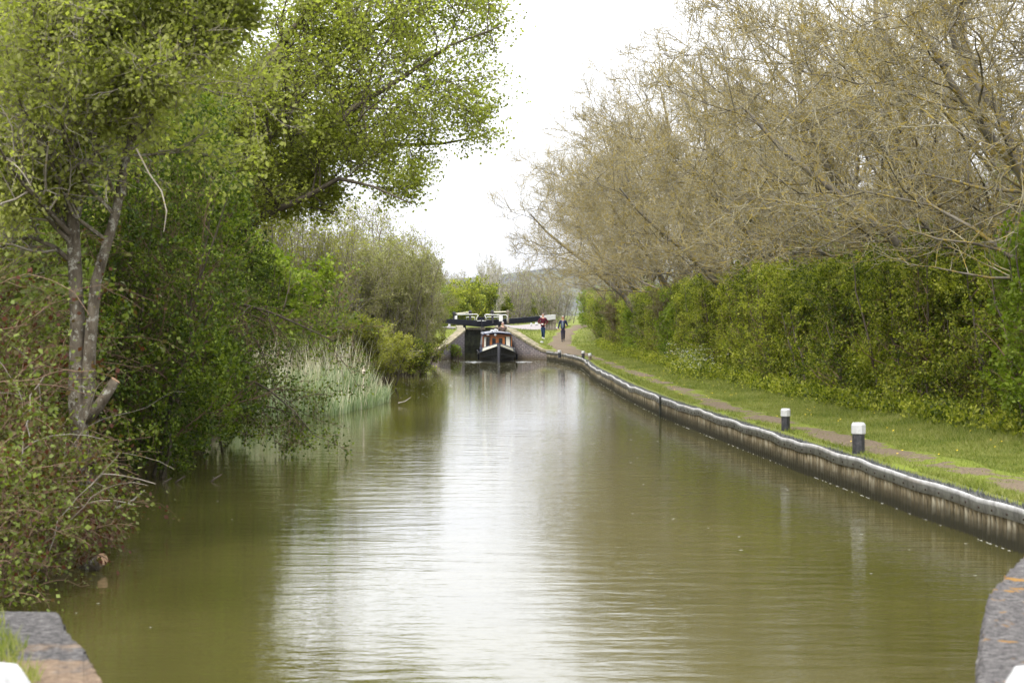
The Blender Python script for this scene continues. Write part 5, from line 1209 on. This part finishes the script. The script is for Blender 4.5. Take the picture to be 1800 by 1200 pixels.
# ------------------------------------------------------------------ grass blades, dandelions
r = rng_(701)
def turf(n, ylo, yhi, pw, hgt, wid):
    y = ylo + (yhi - ylo) * r.random(n) ** pw; re = interp(y, R_EDGE); hxx = interp(y, HEDGE_X) + .6; x = re + .12 + (hxx - re) * r.random(n)
    pc = np.interp(y, pa[:, 0], pa[:, 1]); pw_ = np.interp(y, pa[:, 0], pa[:, 2]); on = (np.abs(x - pc) < pw_ * 1.2) & (r.random(n) < bare(x, y) * 1.1)
    edge = (x - re) < .5; x, y, edge = x[~on], y[~on], edge[~on]; n = len(x); z = ground_z(x, y) - .01
    near = np.clip((interp(y, HEDGE_X) - x) / 1.5, 0, 1); h = hgt * r.uniform(.5, 1.3, n) * (1 + .9 * (1 - near)) * (1 + .5 * edge); a = r.random(n) * np.pi; w = wid * r.uniform(.7, 1.3, n)
    sd_ = np.c_[np.cos(a), np.sin(a), 0 * a] * w[:, None]; b = np.c_[x, y, z]; tip = b + np.c_[r.normal(0, .5, n) * h, r.normal(0, .5, n) * h, h]
    return np.stack([b - sd_, b + sd_, tip], 1).reshape(-1, 3), np.repeat(r.random(n), 3)
V1, A1 = turf(150000, 22, 60, 1.5, .055, .006); V2, A2 = turf(70000, 55, 118, 1.2, .07, .011)
# left foreground and left lockside grass
n = 5000; x = -2.1 - r.random(n) * 1.1; y = 7.7 + r.random(n) * 2.6; h = r.uniform(.04, .13, n); keep = (x < -2.18 - .05 * np.sin(y * 7.1) - (y - 8.8) * .36); x, y, h = x[keep], y[keep], h[keep]; n = len(x)
b = np.c_[x, y, np.full(n, 1.05)]; a = r.random(n) * np.pi; sd_ = np.c_[np.cos(a), np.sin(a), 0 * a] * .004; V3 = np.stack([b - sd_, b + sd_, b + np.c_[r.normal(0, .35, n) * h, r.normal(0, .35, n) * h, h]], 1).reshape(-1, 3)
V = np.concatenate([V1, V2, V3]); A = np.r_[A1, A2, np.repeat(r.random(n), 3)]
M['blade'] = leaf_mat('grass_blade', [(.085, .115, .013), (.15, .178, .030), (.25, .245, .085)], .35, clump=.8)
tag(link('grass', np_mesh('grass', V, np.arange(len(V)).reshape(-1, 3), {'rnd': A}), M['blade']), 'short green grass growing along the canal verge', 'grass', kind='stuff')
n = 130; y = 24 + r.random(n) ** .8 * 70; x = interp(y, R_EDGE) + .3 + r.random(n) * 3.2; z = ground_z(x, y) + .05; V = []
for a, b, c_ in zip(x, y, z):
    for k in range(6): V.append((a + .022 * math.cos(k), b + .022 * math.sin(k), c_ + .012 * (k % 2)))
tag(link('dandelions', np_mesh('dandelions', np.array(V), np.arange(len(V)).reshape(-1, 6)), simple('dandelion', (.75, .55, .02), .7)), 'tiny yellow dandelions dotted in the verge grass', 'dandelions', kind='stuff')
# tufts over the sand of the left wing coping etc.
n = 16000; y = 112 + r.random(n) * 40; sgn = r.random(n) < .35; x = np.where(sgn, interp(y, L_EDGE) - .4 - r.random(n) * 4, interp(y, R_EDGE) + .45 + r.random(n) * 6); h = r.uniform(.05, .14, n); z = ground_z(x, y) - .01
pc = np.interp(y, pa[:, 0], pa[:, 1]); keep = (np.abs(x - pc) > .75) & ~((y > 135) & (x < 3.6)) & ~((y > 122) & (y < 141) & (x < -3)); x, y, z, h = x[keep], y[keep], z[keep], h[keep]; n = len(x); b = np.c_[x, y, z]; sd_ = np.c_[np.full(n, .014), np.zeros((n, 2))]
V = np.stack([b - sd_, b + sd_, b + np.c_[r.normal(0, .4, n) * h, r.normal(0, .4, n) * h, h]], 1).reshape(-1, 3)
tag(link('lockside_grass', np_mesh('lockside_grass', V, np.arange(len(V)).reshape(-1, 3), {'rnd': np.repeat(r.random(n), 3)}), M['blade']), 'bright mown grass around the lock and path curve', 'grass', kind='stuff')

# ------------------------------------------------------------------ petals, pale dashes and sticks on the water
r = rng_(801); n = 2600; y = 14 + r.random(n) ** .9 * 98; x = interp(y, L_EDGE) + .3 + (interp(y, R_EDGE) - interp(y, L_EDGE) - .6) * r.random(n); s = r.uniform(.006, .022, n) * (.5 + y / 60); keep = r.random(n) < np.where(y < 60, .07, .8); V = []
x, y, s = x[keep], y[keep], s[keep]
for a, b, c_ in zip(x, y, s):
    for k in range(5): V.append((a + c_ * 1.3 * math.cos(k * 1.257), b + c_ * math.sin(k * 1.257), .007))
yy_ = np.arange(22, 112, .11); xx_ = np.interp(yy_, P2[:, 1], P2[:, 0])
for a, b in zip(xx_, yy_):  # irregular pale dashes along the waterline of the piling
    if r.random() < .22:
        w = r.uniform(.006, .016)
        for (dx, dy) in ((-w, 0), (0, -.05), (w, 0), (w, .04), (-w, .05)): V.append((a - .045 + dx, b + dy, .006))
tag(link('floating_petals', np_mesh('floating_petals', np.array(V), np.arange(len(V)).reshape(-1, 5)), simple('pale_flecks', (.55, .55, .50), .7)), 'pale petals and dashes floating on the canal', 'petals', kind='stuff')
for px, py, L1, lab in ((375, 838, .5, 'rightmost dark stick poking from the water by the hawthorn'), (312, 840, .45, 'middle dark stick poking from the water by the hawthorn'), (290, 842, .4, 'leftmost dark stick poking from the water by the hawthorn')):
    Yw = F * EYE / (py + 8 - HOR); a = at(px, py + 8, Yw); bm = bmesh.new(); rod(bm, [a + Vector((-.12, 0, -.08)), a + Vector((.0, 0, .03)), a + Vector((L1 * .25, .05, L1 * .22)), ], [.02, .018, .012], 6)
    tag(bobj('stick', bm, M['bark_dark']), lab, 'stick', 'dark sticks in the water')
bm = bmesh.new(); a = at(218, 900, 24.5); rod(bm, [a + Vector((-.5, .1, -.1)), a + Vector((-.1, 0, .05)), a + Vector((.12, 0, .16)), a + Vector((.26, 0, .28))], [.02, .017, .012, .006], 6)
tag(bobj('stick', bm, M['twig_pale']), 'pale forked stick leaning out over water from the near brambles', 'stick')
bm = bmesh.new(); rod(bm, [at(700, 708, 57), at(712, 705, 57), at(722, 698, 57)], [.018, .014, .008], 5); tag(bobj('stick', bm, M['twig_pale']), 'thin pale stick floating at the tip of the reed bed', 'stick')

# ------------------------------------------------------------------ light haze over the whole place
bm = bmesh.new(); box(bm, -900, 1000, -90, 2700, -2.6, 90)
m, nt, out = mat_new('haze_air'); pv = N(nt, 'ShaderNodeVolumePrincipled'); pv.inputs['Color'].default_value = (.82, .88, .97, 1); pv.inputs['Density'].default_value = .00004
nt.links.new(pv.outputs[0], out.inputs['Volume'])
tag(bobj('haze', bm, m), 'thin pale haze in the air', 'haze', kind='stuff')
